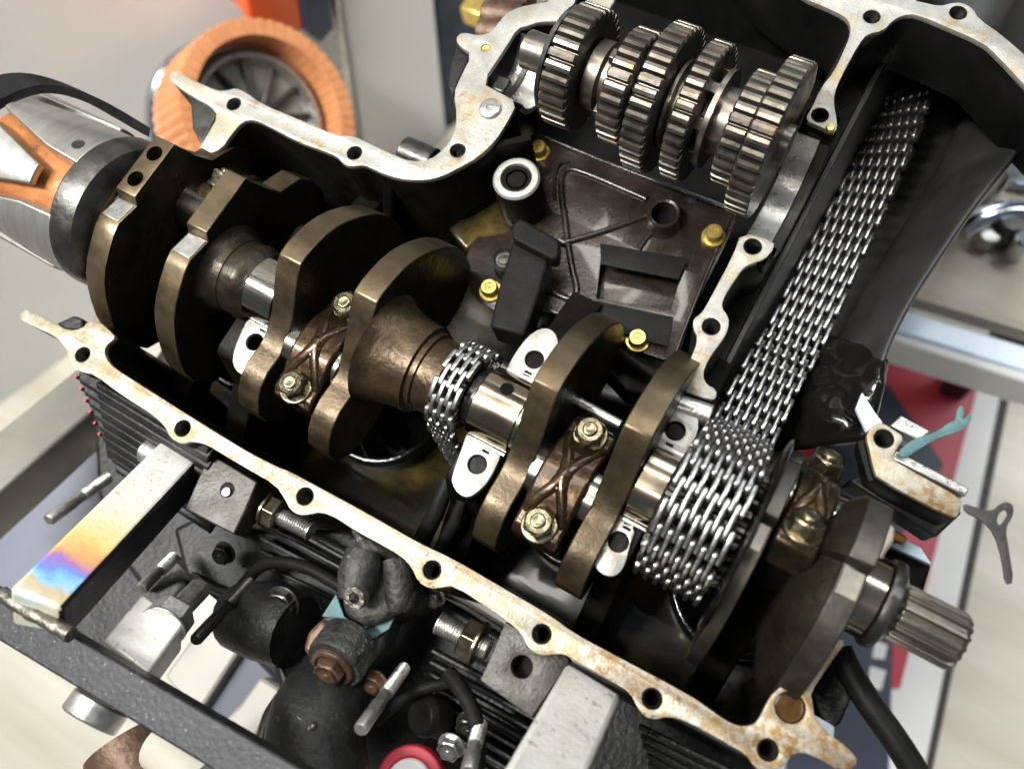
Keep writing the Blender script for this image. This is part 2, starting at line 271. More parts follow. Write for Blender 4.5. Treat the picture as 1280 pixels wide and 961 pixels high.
# ================================================================== CRANKCASE
case = thing('crankcase', 'upturned dark motorcycle crankcase with pale stained mating rim, open to show its crankshaft', 'engine block', (0, 0, -80))
FRONT_OUT = [(30, 402), (25, 399), (24, 393), (29, 387), (36, 388), (66, 403), (84, 413), (102, 411), (110, 401), (124, 402), (137, 413), (145, 422), (133, 431), (130, 441), (136, 453), (146, 462), (179, 483), (220, 509), (268, 539), (309, 564), (344, 582), (364, 590), (388, 603), (440, 631), (485, 656), (523, 678), (568, 699), (626, 733), (685, 767), (719, 792), (764, 816), (860, 867), (885, 884), (905, 899), (922, 907), (938, 907), (948, 900), (957, 881), (967, 864), (998, 843), (1019, 829), (1032, 822), (1037, 809), (1046, 798), (1058, 802), (1046, 817), (1033, 836), (1013, 866), (1016, 877), (1018, 896), (1032, 914), (1060, 934), (1075, 952), (1055, 966), (1012, 941), (991, 941), (984, 952), (972, 966), (955, 967), (942, 957), (933, 943), (909, 929), (861, 902), (836, 895), (819, 899), (805, 895), (795, 881), (788, 866), (764, 850), (719, 826), (705, 817), (691, 818), (674, 819), (661, 811), (655, 798), (645, 784), (612, 761), (568, 732), (552, 734), (538, 736), (523, 728), (514, 708), (500, 694), (473, 679), (442, 662), (418, 646), (401, 640), (386, 643), (374, 644), (362, 637), (356, 624), (344, 606), (309, 586), (275, 566), (261, 557), (241, 551), (227, 555), (213, 548), (206, 533), (193, 520), (155, 496), (116, 467), (105, 466), (92, 461), (86, 448), (82, 435), (69, 420), (42, 408)]
REAR_OUT = [(217, 104), (212, 99), (213, 92), (219, 88), (226, 92), (241, 100), (272, 114), (284, 113), (295, 110), (308, 116), (327, 130), (378, 151), (420, 169), (442, 170), (461, 179), (489, 192), (513, 202), (537, 200), (554, 187), (568, 168), (571, 144), (567, 117), (574, 100), (590, 68), (575, 58), (569, 48), (578, 40), (599, 45), (615, 40), (626, 24), (640, 12), (661, 6), (690, 2), (700, -20), (735, -28), (719, 1), (706, 27), (674, 27), (661, 32), (647, 35), (633, 58), (602, 104), (623, 115), (647, 128), (633, 155), (620, 175), (599, 196), (568, 213), (551, 221), (534, 225), (510, 225), (490, 221), (470, 213), (456, 206), (446, 207), (438, 208), (429, 205), (421, 195), (400, 187), (372, 177), (333, 156), (316, 149), (303, 152), (289, 168), (277, 186), (258, 193), (246, 190), (261, 165), (272, 146), (264, 133), (241, 121), (226, 111)]
RIM_OUT = [(930, -60), (1000, -4), (1046, 15), (1061, 25), (1064, 38), (1060, 52), (1043, 89), (1026, 110), (1015, 134), (1005, 150), (1024, 158), (1042, 166), (1047, 160), (1046, 148), (1043, 133), (1043, 117), (1053, 93), (1074, 55), (1084, 43), (1105, 38), (1116, 26), (1129, 19), (1146, 18), (1184, 34), (1228, 53), (1246, 69), (1290, 116), (1360, 190), (1380, 165), (1300, 85), (1253, 44), (1224, 24), (1216, 10), (1202, 3), (1188, 4), (1175, 8), (1150, 2), (1122, -2), (1110, -4), (1098, -8), (1085, -8), (1070, -16), (1010, -40), (945, -85)]
WALL_OUT = [(927, 289), (968, 302), (967, 311), (957, 324), (941, 329), (929, 335), (922, 345), (905, 371), (902, 384), (911, 396), (911, 410), (904, 424), (886, 448), (878, 468), (884, 481), (895, 486), (896, 497), (888, 500), (848, 486), (861, 454), (873, 424), (866, 408), (867, 398), (877, 391), (885, 378), (916, 320)]
LUG_OUT = [(1094, 529), (1086, 537), (1083, 547), (1087, 561), (1092, 585), (1097, 598), (1192, 648), (1200, 641), (1203, 629), (1201, 622), (1140, 588), (1115, 573), (1121, 561), (1131, 546), (1116, 536), (1103, 528)]
HOLES = dict(front=[(103, 443), (228, 535), (381, 620), (540, 712), (677, 792), (815, 873), (960, 937)], rear=[(292, 130), (443, 191), (572, 188)], rim=[(1090, 21), (1198, 16), (1025, 144)], wall=[(941, 308), (889, 408)], lug=[(1105, 548)])
def hole_ring(p, rr=3.3, deep=24, mt='dkmetal'):
    """threaded insert seen down the bolt hole"""
    mb = MB(); pr = [(-0.5, rr + .55), (-0.12, rr + .35), (-0.5, rr)]; h = -0.8
    while h > -deep: pr += [(h, rr), (h - .55, rr - .4)]; h -= 1.1
    mb.lathe((p[0], p[1], 0), Z, pr, 20, caps=False); t = mb.build('threaded_insert', 'dkmetal', case, angle=50); t.data.materials.append(M['hole'])  # dark steel stands in for the shade down the hole
    mb = MB(); mb.lathe((p[0], p[1], -14), Z, [(0, 3.4), (.1, .001)], 20); mb.build('hole_bottom', 'hole', case); return t
for nm, out, k in (('front', FRONT_OUT, 1), ('rear', REAR_OUT, 1), ('rim', RIM_OUT, 1), ('wall', WALL_OUT, 1), ('lug', LUG_OUT, 1)):
    ol = px(out, 0, k); hs = [circ(U(*h).xy, 3.9) for h in HOLES[nm]]
    if nm == 'front': hs.append(circ(U(988, 884).xy, 5.6))
    if nm == 'rear': hs.append(circ(U(607, 60).xy, 2.4))
    plate('mating_face', [ol] + hs, -3, 0, 'face' if nm in ('front', 'lug') else 'face2', case, 0.35)
    depth = dict(front=-104, rear=-92, rim=-40, wall=-110, lug=-22)[nm]
    plate('casting_wall', [ol] + hs, depth, -3.05, 'black' if nm in ('rim', 'lug', 'wall') else 'case', case, 0.2)
    for h in HOLES[nm]: hole_ring(U(*h).xy)
# dowel plug of the stained right corner, small screw and set pin on the rear face
mb = MB(); c = U(988, 884); mb.lathe((c.x, c.y, -4), Z, [(0, 5.5), (1.2, 5.2), (1.6, 3.5), (1.2, 0.001)], 24); mb.build('oil_plug', 'amber', case)
mb = MB(); c = U(613, 137); mb.lathe((c.x, c.y, 0.02), Z, [(0, 5.6), (1.6, 5.2), (2.0, 4.6), (2.0, 1.8), (1.0, 1.4), (1.0, 0.001)], 24); mb.build('dowel_pin', 'bare', case)
mb = MB(); c = U(607, 60); mb.lathe((c.x, c.y, -1.5), Z, [(0, 2.4), (0.6, 2.2), (0.2, 0.9), (0.2, 0.001)], 16); mb.build('set_screw', 'zinc', case)
# floor of the crank chamber with the mouths of the four cylinders
FZ = -104
fl = [(-240, -74), (-240, 88), (-60, 88), (-60, 118), (60, 118), (60, 70), (118, 70), (140, 58), (150, -74)]
bores = [(-182, -10), (-92, -11), (34, -7), (120, -8)]
plate('chamber_floor', [fl] + [circ(b, 33, 40) for b in bores], FZ - 6, FZ, 'bore', case, 0.4)
for bx, by in bores:
    mb = MB(); mb.lathe((bx, by, FZ), Z, [(-70, 31), (12, 31), (14, 32), (14, 34.5), (12, 36), (-1, 36)], 48, caps=False); mb.build('cylinder_liner', 'black', case)
    mb = MB(); mb.lathe((bx, by, FZ + 14), Z, [(0, 31.6), (1.1, 32), (1.4, 33), (1.1, 34), (0, 34.4)], 48, closed=True); mb.build('liner_lip', 'gloss', case)
    mb = MB(); mb.lathe((bx, by, FZ - 40), Z, [(0, 30.9), (1, 0.001)], 32); mb.build('piston', 'hole', case)
# bulkheads carrying the main bearings, with half-round saddles
def bulkhead(x0, x1, y0=-66, y1=74, rs=17.3):
    poly = [(y0, FZ), (y0, -46), (-44, -30), (-37, -4), (-33, -2), (-rs, -2)] + [(rs * math.cos(a), rs * math.sin(a) - 1.0) for a in [math.pi + math.pi * i / 16 for i in range(1, 16)]] + [(rs, -2), (33, -2), (37, -4), (44, -24), (y1, -34), (y1, FZ)]
    mb = MB(); mb.prism([(x0, a, b) for a, b in poly], (x1 - x0, 0, 0)); return mb.build('bearing_bulkhead', 'case', case, 0.8)
for a, b in ((-140, -127), (-13, 3), (60, 71)): bulkhead(a, b)
PADS = [([(632, 464), (639, 449), (652, 429), (667, 414), (682, 409), (693, 414), (698, 426), (696, 442), (682, 466), (671, 485), (667, 488), (634, 468)], (668, 449)),
        ([(584, 541), (627, 564), (623, 577), (612, 599), (601, 612), (586, 622), (573, 618), (564, 603), (566, 590), (575, 566), (582, 545)], (596.5, 580)),
        ([(767, 642), (763, 647), (750, 667), (742, 689), (742, 704), (750, 716), (763, 721), (774, 717), (782, 704), (788, 680), (795, 660), (776, 647)], (773, 677)),
        ([(812, 558), (819, 540), (832, 517), (845, 506), (862, 509), (873, 521), (873, 540), (862, 560), (850, 575), (832, 571)], (844, 538)),
        ([(326, 397), (310, 398), (303, 411), (292, 437), (290, 455), (298, 467), (312, 470), (330, 458), (345, 430), (342, 405)], (318, 427))]
for ol, h in PADS:
    hc = U(*h); sg = 1 if hc.y > 0 else -1
    hs = [circ(hc.xy, 4.2)] + [[(hc.x + dx - 1.6, yy), (hc.x + dx + 1.6, yy), (hc.x + dx + 1.6, yy + 1.0), (hc.x + dx - 1.6, yy + 1.0)] for dx, yy in ((0.5, hc.y - sg * 8.2 - .5), (0.5, hc.y - sg * 6.4 - .5))]
    o = px(ol, 0, 1); plate('bearing_pad', [o] + hs, -4, 0, 'pad', case, 0.35); plate('bearing_tower', [o, circ(hc.xy, 4.2)], -50, -4.05, 'case', case, 0.3)
    mb = MB(); mb.lathe((hc.x, hc.y, 0), Z, [(-1.5, 4.15), (-2.2, 3.6), (-26, 3.6), (-26, 0.001)], 24, caps=False); mb.build('stud_hole', 'hole', case)
    # edge of the bearing shell standing along the journal
    mb = MB(); mb.box((hc.x, sg * 17.0, -1.2), (17, 1.6, 3.0)); mb.build('bearing_shell', 'bare', case, 0.3)
# rear wall pocket behind the crank and the gearbox chamber, open-sided clutch chamber
mb = MB()
def sheet(pts, mt, name, th=4.0):
    """a cast wall of real thickness through four or more corner points"""
    p = [Vector(q) for q in pts]; n = (p[1] - p[0]).cross(p[-1] - p[0]).normalized(); b = MB(); b.prism(p, n * -th); return b.build(name, mt, case, 0.5)
sheet([(-88, 100, -3.2), (-88, 100, -92), (-60, 124, -92), (-60, 124, -5)], 'case', 'gearbox_wall')
sheet([(-90, 112, -70), (60, 112, -70), (60, 300, -70), (-90, 300, -70)], 'black', 'gearbox_floor')
sheet([(-90, 262, -70), (60, 262, -70), (60, 262, -2), (-90, 262, -2)], 'black', 'gearbox_wall')
sheet([(54, 262, -4), (54, 180, -4), (54, 180, -100), (54, 262, -100)], 'black', 'gearbox_wall')
# crescents cast behind the crank: web running back from the rear wall
c0 = U(470, 213); mb = MB(); mb.prism([(-120, 80, -5), (-120, 80, -90), (-120, 55, -90), (-120, 66, -30)], (6, 0, 0)); mb.build('cast_rib', 'case', case, 1.5)
# clutch chamber: sloping floor and outer wall, swept along y
EDGE = [(1290, 168), (1248, 216), (1217, 254), (1166, 330), (1149, 355), (1118, 410), (1108, 437), (1098, 468), (1080, 500), (1072, 520)]
edge3 = [U(a, b, -30) for a, b in EDGE]
cols = []
for e in edge3:
    t = (e.y - 60) / 200; zf = -104
    x0 = 67
    row = [Vector((x0, e.y + 4, -44)), Vector((x0 + 1, e.y + 3, zf * .5)), Vector((x0 + 2, e.y + 2, zf * .95)), Vector((x0 + 8, e.y, zf)), Vector((x0 + 42, e.y, zf)), Vector((x0 + 52, e.y, zf * .9)), Vector((x0 + 0.60 * (e.x - x0), e.y, zf * .72)), Vector((x0 + .85 * (e.x - x0), e.y, -44)), e.copy(), Vector((e.x + 2.5, e.y, -33)), Vector((e.x + 2, e.y, -60))]
    cols.append(row)
back = [v + Vector((0, 190, -30)) for v in cols[0]]; cols.insert(0, back)
n = len(cols[0]); vs = [v for rw in cols for v in rw]; fs = [(i * n + j, i * n + j + 1, (i + 1) * n + j + 1, (i + 1) * n + j) for i in range(len(cols) - 1) for j in range(n - 1)]
mb = MB(); mb.add(vs, fs); ch = mb.build('clutch_chamber', 'chamber', case, angle=180)
sb = ch.modifiers.new('sub', 'SUBSURF'); sb.levels = sb.render_levels = 2
RI = [(1006, 160), (1046, 152), (1044, 117), (1055, 93), (1076, 55), (1106, 39), (1117, 27), (1130, 20), (1146, 19), (1184, 35), (1228, 54), (1246, 70), (1290, 117), (1360, 192), (1420, 260)]
vs = []
for a, b in RI:
    p = U(a, b, -2.5); vs += [p, p + Vector((0, 6, -20)), p + Vector((0, 190, -235))]
mb = MB(); mb.add(vs, [(i * 3 + j, i * 3 + j + 1, i * 3 + j + 4, i * 3 + j + 3) for i in range(len(RI) - 1) for j in range(2)]); o = mb.build('chamber_back_wall', 'black', case, angle=40)
sd = o.modifiers.new('solid', 'SOLIDIFY'); sd.thickness = 3 * S; sd.offset = 1
# lumps and webs of the casting at the mouth of the clutch chamber
mb = MB(); mb.box((59, 161, -74), (13.6, 202, 76)); mb.build('chamber_side_wall', 'case', case)
mb = MB(); mb.box((-12, 180, -114), (156, 250, 4)); mb.build('gearbox_floor', 'case', case)
sheet([(66.2, 262, -34), (66.2, 66, -34), (75, 66, -106), (75, 300, -106)], 'chamber', 'chamber_side_wall', -3)
def blob(name, pts, rad, mt='gloss'):
    mb = MB(); mb.tube(chaikin([Vector(p) for p in pts], 2, False), rad, 14); return mb.build(name, mt, case, angle=60)
def U3(*q): return [U(a, b, z) for a, b, z in q]
from mathutils import noise as mn
def lumpy(name, c4, nu, nv, amp, mt, seed):
    a, b, c, d = [U(*q) for q in c4]; vs = []
    for i in range(nu + 1):
        for j in range(nv + 1):
            u, v = i / nu, j / nv; p = (a * (1 - u) + b * u) * (1 - v) + (d * (1 - u) + c * u) * v; e = math.sin(math.pi * u) ** .5 * math.sin(math.pi * v) ** .5
            h = mn.noise(Vector((p.x * .055 + seed, p.y * .055, 0))) * 1.0 + mn.noise(Vector((p.x * .13, p.y * .13 + seed, 3))) * .45; vs.append(p + Vector((0, 0, amp * e * (h + .5) - 6 * (1 - e))))
    mb = MB(); mb.add(vs, [(i * (nv + 1) + j, (i + 1) * (nv + 1) + j, (i + 1) * (nv + 1) + j + 1, i * (nv + 1) + j + 1) for i in range(nu) for j in range(nv)]); o = mb.build(name, mt, case, angle=180)
    sd = o.modifiers.new('solid', 'SOLIDIFY'); sd.thickness = 2 * S; return o
lumpy('casting_lump', ((1012, 412, -74), (1112, 440, -30), (1090, 545, -24), (960, 560, -70)), 40, 44, 15, 'gloss', 2.3)
blob('cast_web', U3((1062, 512, -30), (1080, 522, -24), (1098, 540, -14)), [3, 4, 4])
# chamber end wall below lug, dark boxed rail
sheet([U(1083, 548, -5), U(1098, 600, -5), U(1098, 600, -60), U(1083, 548, -60)], 'black', 'end_wall')
mb = MB(); q = [U(a, b, -5) for a, b in ((1094, 603), (1188, 654), (1196, 650), (1128, 600))]; mb.prism([U(1060, 600, -22), U(1170, 672, -22), U(1204, 640, -22), U(1110, 580, -22)], (0, 0, -16)); mb.build('lug_rib', 'outer', case, 1.2)
mb = MB(); a, b = U(1114, 574, -1), U(1206, 622, -1); d = (b - a).normalized(); nn = Vector((-d.y, d.x, 0)); mb.hexa([a + nn * .6, b + nn * .6, b + nn * 4.2, a + nn * 4.2], [p + Vector((0, 0, -8)) for p in (a + nn * .6, b + nn * .6, b + nn * 4.2, a + nn * 4.2)]); mb.build('lug_ledge', 'bare', case, 0.5)
mb = MB(); a, b = U(1113, 532, -6), U(1150, 552, -6); mb.hexa([a, b, b + Vector((2, 6, 0)), a + Vector((2, 6, 0))], [p + Vector((0, 0, -14)) for p in (a, b, b + Vector((2, 6, 0)), a + Vector((2, 6, 0)))]); mb.build('lug_ledge', 'bare', case, 0.6)
# polished half-round journal in the chamber wall and half seat of the gearbox bearing
a = U(847, 497, -3); b = U(893, 512, -3); mb = MB(); mb.cyl(a + Vector((0, -3, 0)), b + Vector((0, -3, 0)), 4.8, n=28, ch=.5); mb.build('shaft_stub', 'bare', case)
def seat(yc, rad, x0, x1, name, mt, a0=math.pi * .06, a1=math.pi * .94, th=3, lip=0):
    pr = [(x0, rad), (x0, rad + th), (x1, rad + th), (x1, rad)]
    mb = MB(); mb.lathe((0, yc, 0), X, pr, 40, closed=True, a0=math.pi / 2 + a0, a1=math.pi / 2 + a1); return mb.build(name, mt, case, 0.3)
seat(148, 30, 49, 61, 'bearing_seat', 'bare'); seat(148, 28.5, 61.2, 66, 'bearing_seat_lip', 'grey')
mb = MB(); mb.lathe((0, 148, 0), X, [(50, 33.2), (50, 40), (65, 40), (65, 33.2)], 32, closed=True, a0=math.pi * .5, a1=math.pi * 1.5); mb.build('seat_housing', 'black', case, 1)
mb = MB(); c = U(1038, 160, .4); mb.lathe(c, Z, [(-.5, 2.2), (.6, 1.6), (.9, .001)], 14); mb.build('oil_bead', 'zinc', case)
# cooling fins of the cylinder block hanging below the front rail, leaning forward
lean = Vector((0, -0.62, -0.78)); p0 = U(112, 470, -10)
for i in range(9):
    c = p0 + lean * (i * 6.3); mb = MB()
    x0, x1 = c.x + i * 2.1 - 6, c.x + 78; q = [(x0, c.y + 7, c.z), (x0, c.y - 1.5, c.z), (x0 + 2.5, c.y - 4, c.z), (x1, c.y - 5, c.z), (x1, c.y + 7, c.z)]
    mb.prism([Vector(v) for v in q], lean * 2.4); mb.build('cooling_fin', 'outer', case, 0.5)
mb = MB(); mb.box(p0 + lean * 34 + Vector((42, 9, 6)), (70, 12, 50), (X, Vector((0, .78, -.62)), -lean)); mb.build('cylinder_block', 'outer', case, 1)
for i in range(6):
    c = p0 + lean * (i * 6.3 + 4) + Vector((i * 2.1 - 6.6, -1, 1)); mb = MB(); mb.box(c, (1.2, 1.6, 4.2)); mb.build('red_paint_edge', 'red', case, 0.2)
def slab(name, pxs, zt, dz, mt, bevel=2.0): b = MB(); b.prism([U(a, b_, zt) for a, b_ in pxs], (0, 0, dz)); return b.build(name, mt, case, bevel, 3)
slab('head_or_dark_plate', [(112, 472), (240, 545), (640, 790), (960, 960), (960, 1010), (330, 1010), (352, 880), (330, 800), (270, 750), (225, 720), (180, 742), (150, 700), (120, 620)], -112, -40, 'outer', 4)
slab('head_or_dark_plate', [(105, 640), (200, 690), (235, 730), (180, 800), (120, 840), (60, 800)], -120, -20, 'outer', 4)  # dark plate added for the arm's shadow and the black parts below
# front casting: rough lug with the water outlet, gasket and elbow
def cast(name, pxs, zt, dz, mt, bevel=2.0, shear=(0, 0)):
    mb = MB(); mb.prism([U(a, b, zt) for a, b in pxs], (shear[0], shear[1], dz)); return mb.build(name, mt, case, bevel, 3)
cast('front_boss', [(432, 652), (500, 694), (516, 716), (520, 740), (512, 765), (492, 768), (470, 778), (450, 784), (430, 770), (424, 748), (440, 715), (446, 690)], -14, -40, 'rough', 4)
mb = MB(); mb.tube([U(455, 690, -10), U(448, 720, -9), U(441, 750, -9)], [8, 9, 6.5], 16); mb.build('boss_ridge', 'rough', case, angle=60)
mb = MB(); mb.tube([U(495, 700, -16), U(500, 735, -16), U(497, 762, -18)], [7, 7, 5], 16); mb.build('boss_ridge', 'rough', case, angle=60)
mb = MB(); c = U(443, 747, -1.5); mb.lathe(c, Z + Vector((0, -.4, 0)), [(-3, 5.2), (0.4, 4.6), (0.4, 2.4), (-4, 2.3), (-4, .001)], 20); mb.build('tapped_boss', 'weld', case)
cast('outlet_gasket', [(402, 770), (420, 742), (430, 770), (450, 786), (470, 780), (492, 766), (498, 762), (486, 786), (462, 800), (440, 788), (424, 772)], -23, -1.4, 'teal', 0.3)
cast('outlet_flange', [(400, 775), (418, 745), (430, 770), (462, 806), (490, 772), (478, 810), (448, 840), (432, 855), (404, 850), (388, 820)], -25, -20, 'rough', 2.5)
cast('rusty_clamp', [(384, 790), (402, 772), (418, 790), (404, 815), (386, 822), (378, 812)], -18, -14, 'rust', 2)
mb = MB(); ax = Vector((.12, -.75, .65)); c = U(414, 836, -12)
mb.lathe(c, ax, [(-16, 13), (-4, 13), (-2, 12.2)], 28); mb.build('outlet_flange', 'rough', case)
mb = MB(); mb.lathe(c, ax, [(-2, 9.6), (0, 9.4), (.6, 7.6), (-.5, 7.3)], 28); mb.hexhead(c - ax.normalized() * .5, ax, 11.5, 4.6, dimple=.6); mb.build('outlet_bolt', 'rust', case, .3)
mb = MB(); mb.tube(chaikin(U3((432, 800, -48), (420, 850, -36), (398, 885, -26), (392, 930, -22), (400, 985, -20)), 2, False), [13, 16, 20, 21, 21], 22); mb.build('coolant_elbow', 'outer', case, angle=60)
mb = MB(); mb.tube(U3((300, 770, -60), (335, 775, -50), (370, 790, -46)), [16, 19, 17], 20); mb.build('exhaust_stub', 'outer', case, angle=60)
cast('front_wall', [(255, 640), (300, 660), (440, 660), (520, 735), (560, 750), (640, 800), (660, 980), (420, 980), (330, 800), (230, 720), (215, 660)], -75, -60, 'outer', 3)
for k in range(6):
    a, b = U(330 - k * 2, 640 + k * 15, -52 - k * 5), U(440, 700 + k * 14, -52 - k * 5); mb = MB(); d = Vector((0, -2.0, 0)); mb.hexa([a, b, b + d, a + d], [p + Vector((0, 0, -10)) for p in (a, b, b + d, a + d)]); mb.build('cooling_fin', 'outer', case, .5)
for k in range(8):
    a, b = U(540 - k * 2, 810 + k * 14, -48 - k * 3), U(690 - k * 3, 890 + k * 15, -48 - k * 3); mb = MB(); d = Vector((0, -2.0, 0)); mb.hexa([a, b, b + d, a + d], [p + Vector((0, 0, -10)) for p in (a, b, b + d, a + d)]); mb.build('cooling_fin', 'outer', case, .5)
for k in range(7):
    a, b = U(800 + k * 3, 905 + k * 12, -40 - k * 4), U(935, 970 + k * 14, -40 - k * 4); mb = MB(); d = Vector((0, -2.0, 0)); mb.hexa([a, b, b + d, a + d], [p + Vector((0, 0, -10)) for p in (a, b, b + d, a + d)]); mb.build('cooling_fin', 'outer', case, .5)
mb = MB(); mb.tube(chaikin(U3((395, 905, -4), (352, 940, -8), (340, 985, -10)), 2, False), 1.6, 8); mb.build('elbow_seam', 'weld', case, angle=80)
mb = MB(); c = U(395, 912, -24); mb.lathe(c, Vector((-.05, -.9, .1)), [(-3, 19.4), (-3, 20.6), (3, 20.6), (3, 19.4)], 32, closed=True); mb.build('hose_clamp', 'dkmetal', case)
for pl, rr_, mt_ in (([(300, 735, -58), (330, 700, -52), (380, 705, -46), (430, 735, -44)], 3.0, 'rubber'), ([(560, 840, -36), (590, 880, -30), (600, 930, -26), (590, 990, -22)], 3.6, 'rubber'), ([(470, 900, -50), (520, 860, -40), (580, 850, -44)], 2.6, 'rubber'), ([(225, 700, -84), (262, 735, -70), (300, 745, -64)], 2.2, 'gloss'), ([(350, 870, -44), (330, 900, -36), (322, 960, -30)], 2.4, 'dkmetal')):
    mb = MB(); mb.tube(chaikin(U3(*pl), 2, False), rr_, 10); mb.build('wiring_lead', mt_, case, angle=80)
for q, rr_, mt_ in (((355, 752, -40), 8.5, 'dkmetal'), ((590, 905, -34), 7, 'dkmetal'), ((470, 850, -30), 5.5, 'rust'), ((565, 930, -30), 6, 'bare'), ((282, 690, -62), 6, 'dkmetal'), ((545, 745, -44), 5, 'bare')):
    c = U(*q); mb = MB(); mb.hexhead(c, Vector((.1, -.55, .8)), rr_ * 1.5, 4, washer=rr_, wh=1.2, dimple=.5); mb.build('cover_bolt', mt_, case, .3)
def stud(p, q, rr, parent=case, name='exhaust_stud', mt='bare'):
    mb = MB(); p = Vector(p); q = Vector(q); L = (q - p).length; d = (q - p); n_ = 0; pr = [(0, rr)]; h = 0
    while h < L * .42: pr += [(h, rr), (h + .35, rr * .86), (h + .7, rr)]; h += .8
    pr += [(L * .43, rr * .84), (L * .6, rr * .84), (L * .61, rr), (L - 1, rr), (L, rr * .8)]
    mb.lathe(p, d, pr, 16); return mb.build(name, mt, parent, angle=40)
stud(U(505, 835, -40), U(450, 912, 0), 3.0); stud(U(312, 728, -50), U(244, 800, -8), 2.8, mt='dkmetal'); stud(U(217, 697, -60), U(176, 737, -30), 3.2); stud(U(135, 597, -90), U(60, 650, -60), 3.4); stud(U(600, 905, -30), U(585, 965, -5), 3.2)
mb = MB(); c = U(512, 978, -40); mb.lathe(c, Z, [(-6, 15), (0, 15), (1, 14.4), (1, 10.6), (0, 10.2)], 36); mb.build('red_seal_ring', 'red', case, .5)
mb = MB(); mb.lathe(c, Z, [(-6, 9.8), (2, 9.8), (3, 9), (3, .001)], 36); mb.build('filter_cap', 'white', case, .5)
mb = MB(); c = U(530, 895, -46); mb.lathe(c, Vector((-.4, -.2, .9)), [(-10, 9), (0, 9), (3, 7), (3, .001)], 24); mb.build('black_plug', 'black', case, .5)
# parts outside the rear-left wall
mb = MB(); a = U(505, 190, -14); mb.cyl(a, a + Vector((18, 0, 0)), 8, n=24, ch=.6); mb.build('breather_stub', 'dkmetal', case)
mb = MB(); mb.prism([U(a, b, -4) for a, b in ((572, 52), (590, 66), (574, 100), (566, 118), (560, 108), (564, 76))], (0, 0, -30)); mb.build('cast_corner', 'outer', case, 1)
mb = MB(); mb.prism([U(a, b, -3) for a, b in ((70, 404), (84, 413), (102, 411), (103, 398), (92, 394))], (0, 0, -20)); mb.build('cast_corner', 'outer', case, 1)
mb = MB(); mb.prism([U(a, b, -3.2) for a, b in ((232, 112), (272, 116), (270, 144), (252, 182), (240, 160), (238, 130))], (0, 0, -18)); mb.build('cast_corner', 'dkmetal', case, 1)

# ================================================================== CRANKSHAFT
crank = thing('crankshaft', 'oily brown four-throw crankshaft lying across the open crankcase', 'crankshaft', (0, 0, -16))
PB = [(36, 28.5), (20, 29), (5, 29.5), (2.5, 25), (-9, 28), (-15, 26.4), (-22, 23), (-29, 19), (-35, 14), (-40, 8), (-44, 2), (-49, -7), (-52, -15), (-53, -26), (-50, -38), (-40, -46), (-24, -50), (0, -50), (16, -46), (34, -48), (50, -46), (60, -38), (64, -27), (63, -15), (58, -5), (51, -1), (45, 2), (40, 14)]
PC = [(30, 17), (22, 23.5), (10, 28), (5, 28.5), (2.5, 24), (-9, 27), (-15, 25.8), (-22, 23), (-29, 19), (-35, 14), (-40, 8), (-44, 2), (-49, -7), (-52, -15), (-53, -26), (-50, -38), (-40, -46), (-24, -50), (0, -50), (16, -46), (30, -36), (35, -14), (34, 4)]
PA = [(11, 30), (16, 30), (22, 28.5), (29, 26), (36, 22), (42, 17), (49, 9.5), (56, 0), (61, -10), (64, -22), (64, -36), (58, -46), (46, -52), (30, -50), (16, -40), (-8, -34), (-30, -34), (-46, -30), (-53, -20), (-52, -8), (-47, -1), (-42, 3), (-34, 5), (-26, 4), (-19, 5), (-10, 11), (-2, 19), (6, 27)]
def web(x0, x1, prof, mt='web'):
    mb = MB(); mb.prism([(x0, a, b) for a, b in prof], (x1 - x0, 0, 0)); nm_ = 11 if prof is PA else 16; mb.m = [1, 1] + [0 if i < (9 if prof is PA else 14) else 2 for i in range(len(prof))]; return mb.build('counterweight', [mt, 'wface', 'wrough'], crank, 0.6, 2, angle=30)
WEBS = [(-210, -198, PB), (-167, -155, PB), (-118, -106, PA), (-78, -66, PA), (8.5, 20, PA), (48, 60, PA), (107, 112.8, PC, 'web2'), (138.5, 148, PC, 'web2')]
wobs = [web(*q) for q in WEBS]
for x0, x1 in ((-210, -198), (-167, -155), (107, 112.8), (138.5, 148)):
    k = 1 if x0 > 0 else 0; mb = MB(); a, b = Vector((0, 2.0, 25.12 - k)), Vector((0, -8.6, 27.95 - k)); n_ = Vector((0, .27, .96)) * .35
    mb.hexa([Vector((x0 + 1, 0, 0)) + a, Vector((x1 - 1, 0, 0)) + a, Vector((x1 - 1, 0, 0)) + b, Vector((x0 + 1, 0, 0)) + b], [Vector((x0 + 1, 0, 0)) + a + n_, Vector((x1 - 1, 0, 0)) + a + n_, Vector((x1 - 1, 0, 0)) + b + n_, Vector((x0 + 1, 0, 0)) + b + n_]); mb.build('milled_flat', 'bare' if x0 < 0 else 'shaft', crank, .2)
